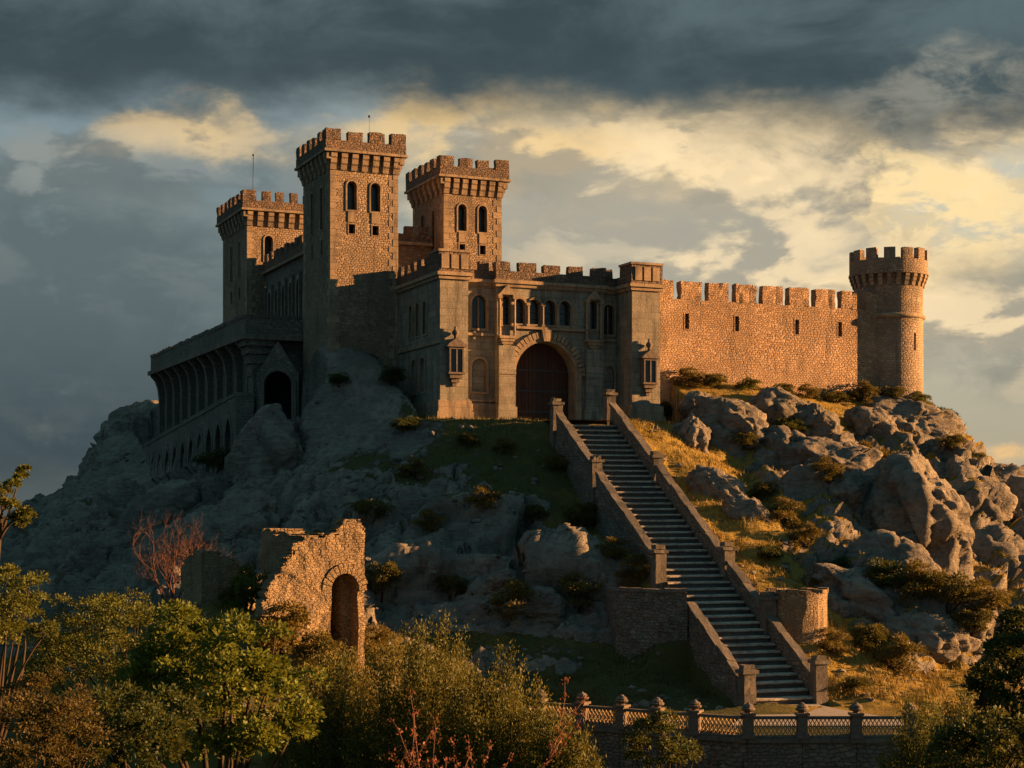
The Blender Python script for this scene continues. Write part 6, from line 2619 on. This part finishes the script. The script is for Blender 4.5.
def grass():
    r = np.random.default_rng(5)
    A = P4.reshape(NY, NX, 3)
    rk_g = rk_out.reshape(NY, NX)
    dr_g = dry.reshape(NY, NX)
    N = 900000
    gi = r.uniform(0, NX - 1.001, N)
    gj = r.uniform(0, NY - 1.001, N) ** 1.0
    i0, j0 = gi.astype(int), gj.astype(int)
    fi, fj = (gi - i0)[:, None], (gj - j0)[:, None]
    P = A[j0, i0] * (1 - fi) * (1 - fj) + A[j0, i0 + 1] * fi * (1 - fj) + A[j0 + 1, i0] * (1 - fi) * fj + A[j0 + 1, i0 + 1] * fi * fj
    rr = rk_g[j0, i0]
    dd = dr_g[j0, i0]
    px = CX + FPX * P[:, 0] / P[:, 1]
    py = HY - FPX * P[:, 2] / P[:, 1]
    t, s = corridor(P[:, :2])
    cx2, cy2 = (P[:, :2] - G0) @ CR, (P[:, :2] - G0) @ CL
    tuft = fbm(P * np.array([1.1, 1.1, .6]), 3, .6, 90)
    ok = (rr + (tuft - .5) * .5 < .42) & (px > -40) & (px < 1064) & (py < 790) & (P[:, 1] < 122)
    ok &= ~((np.abs(s) < 2.25) & (t > -.2) & (t < 1.12))
    ok &= ~((cx2 > -4.6) & (cx2 < 37) & (cy2 > .3))
    ok &= ~((np.abs(P[:, 0] - 12) < 5) & (P[:, 1] < 74))
    ok &= r.uniform(size=N) < np.clip((tuft - .28) * 2.6, .15, 1)
    ok &= ~((P[:, 1] < 66) & (P[:, 0] > -2) & (P[:, 0] < 24) & (P[:, 2] < -9.5))
    P, dd, tuft = P[ok], dd[ok], tuft[ok]
    M = 150000
    if len(P) > M:
        k = r.choice(len(P), M, replace=False)
        P, dd, tuft = P[k], dd[k], tuft[k]
    n = len(P)
    L = (.10 + .34 * np.clip(tuft - .25, 0, 1)) * r.uniform(.6, 1.5, n) * (0.8 + .5 * dd)
    D = np.stack([r.normal(size=n) * .40 - .1, r.normal(size=n) * .40, np.ones(n)], 1)
    D /= np.linalg.norm(D, axis=1, keepdims=True)
    S = np.cross(D, r.normal(size=(n, 3)))
    S /= np.linalg.norm(S, axis=1, keepdims=True)
    w = (.022 + .012 * r.uniform(size=n))[:, None]
    P = P - np.array([0, 0, .03])
    V = np.stack([P - S * w, P + S * w, P + D * L[:, None]], 1).reshape(-1, 3)
    me = bpy.data.meshes.new('grass')
    me.vertices.add(3 * n)
    me.vertices.foreach_set('co', V.astype(np.float32).ravel())
    me.loops.add(3 * n)
    me.loops.foreach_set('vertex_index', np.arange(3 * n, dtype=np.int32))
    me.polygons.add(n)
    me.polygons.foreach_set('loop_start', np.arange(0, 3 * n, 3, dtype=np.int32))
    a = me.attributes.new('tint', 'FLOAT', 'FACE')
    a.data.foreach_set('value', np.clip(dd * .95 + r.normal(size=n) * .14, 0, .85).astype(np.float32))
    me.update(calc_edges=True)
    me.materials.append(MATS['hill_grass'])
    o = bpy.data.objects.new('grass', me)
    COL.objects.link(o)
    o['kind'] = 'stuff'


leaf_mat('hill_grass', (.052, .054, .017), (.27, .175, .040), trans=.3)
grass()

# ---- the viewer's bank: trees and bushes in front
bush_px('leafy_tree', 'broad bright green leafy tree low in front of the ruined walls', 'tree', 215, 705, 204, 178, 38, 110, 230, .115, .08, 'green_leaf', 101, trunk_r=.16, clump=.215)
bush_px('leafy_tree', 'dark green leafy tree at the right edge below the cliff', 'tree', 1030, 690, 112, 172, 40, 80, 210, .12, .07, 'dark_leaf', 102, trunk_r=.16, clump=.25)
bush_px('olive_tree', 'olive leaved tree at the left edge beyond the rust coloured bush', 'tree', -8, 618, 110, 130, 42, 60, 190, .085, .05, 'olive_leaf', 103, trunk_r=.12, clump=.24)
bush_px('bush', 'wide olive bush between the left edge and the bare red tree', 'bush', 120, 655, 210, 120, 46, 110, 190, .085, .05, 'olive_leaf', 104, clump=.28)
bush_px('bush', 'dark bush in the shade between the rust coloured bush and the green tree', 'bush', 120, 740, 150, 110, 33, 70, 170, .085, .055, 'dark_leaf', 105, clump=.28)
bush_px('bush', 'rust coloured bush in the bottom left corner', 'bush', 36, 735, 130, 130, 29, 70, 190, .062, .040, 'rust_leaf', 106, clump=.24)
bush_px('bush', 'dark green bush growing over the balustrade left of the stair foot', 'bush', 662, 748, 68, 66, 62.5, 40, 120, .12, .08, 'dark_leaf', 107, zbase=-13.8, clump=.30)
bush_px('bush', 'dark bush in the bottom right corner under the leafy tree', 'bush', 990, 758, 120, 90, 36, 60, 170, .09, .055, 'dark_leaf', 108, clump=.28)


def slender_tree():
    """thin tree at the left edge: only its right hand sprays reach into the picture"""
    b = at(-16, 513, 36)
    b.z = fore_z(b.x, b.y)
    r = np.random.default_rng(110)
    C = []
    for px_, py_, s in ((2, 492, .25), (14, 484, .22), (20, 476, .16), (10, 506, .26), (22, 514, .22), (-6, 500, .3), (-14, 480, .3), (-10, 520, .28), (-18, 540, .3), (28, 519, .14), (-20, 460, .3), (-30, 500, .4), (16, 522, .18), (23, 470, .09), (-28, 440, .3)):
        for k in range(3):
            c = at(px_ + r.uniform(-4, 4), py_ + r.uniform(-4, 4), 36 + r.uniform(-.35, .35))
            C.append((c.x, c.y, c.z, s * .62))
    C = np.array(C)
    plant('slender_tree', 'thin feathery tree reaching above the left edge against the sky', 'tree', tuple(b), C[:, :3], C[:, 3], 150, .075, .040, 'olive_leaf', 111, .07, split=.9, nlimb=9)


slender_tree()
k45 = 45 / FPX
for px_, ytop, rx, D_, lab, sd, nst, lm in [
    (335, 640, 2.1, 47, 'feathery golden olive bush below the ruined arch', 121, 230, 'willow_leaf'),
    (425, 618, 2.3, 46, 'tallest feathery bush in the middle foreground', 122, 270, 'willow_leaf'),
    (500, 655, 2.0, 44, 'feathery bush right of the tallest one, its right side sunlit', 123, 230, 'willow_leaf'),
    (560, 715, 1.3, 43, 'low feathery bush at the left end of the balustrade', 124, 150, 'willow_leaf'),
    (930, 700, 1.7, 50, 'feathery grassy bush at the right end of the balustrade', 125, 170, 'olive_leaf'),
    (975, 690, 1.5, 46, 'feathery sunlit bush in front of the right hand leafy tree', 126, 150, 'willow_leaf'),
]:
    c = at(px_, ytop, D_)
    zb = fore_z(c.x, c.y)
    feathery('feathery_bush', lab, 'bush', (c.x, c.y, zb), rx, c.z - zb, int(nst * .55), 380, .10, .038, lm, sd)

c = at(352, 648, 61)
zb = ground_z(c.x, c.y)
feathery('feathery_bush', 'small golden feathery bush at the foot of the ruined arch', 'bush', (c.x, c.y, zb), 1.25, c.z - zb, 90, 260, .11, .04, 'dry_leaf', 141)
zt_ = ground_z(-16.0, 75.0)
bare_tree('bare reddish tree with fine branches against the dark rock', (-15.5, 75.0, zt_ - .1), (-.2 - zt_) * 1.25, 131, 'red_bark', .66, 5, r0=.050, n0=6)
p = at(452, 768, 31)
bare_tree('red twigged shrub in front of the feathery bushes', (p.x, p.y, fore_z(p.x, p.y)), 8.6, 134, 'red_bark', .46, 3, leaf=('red_leaf', 12, .07), cat='shrub', name='red_shrub', r0=.055, n0=6)
p = at(690, 800, 40)
bare_tree('low red leaved shrub in front of the terrace wall', (p.x, p.y, fore_z(p.x, p.y)), 3.6, 137, 'red_bark', .55, 4, leaf=('red_leaf', 4, .08), cat='shrub', name='red_shrub', r0=.03, n0=5)
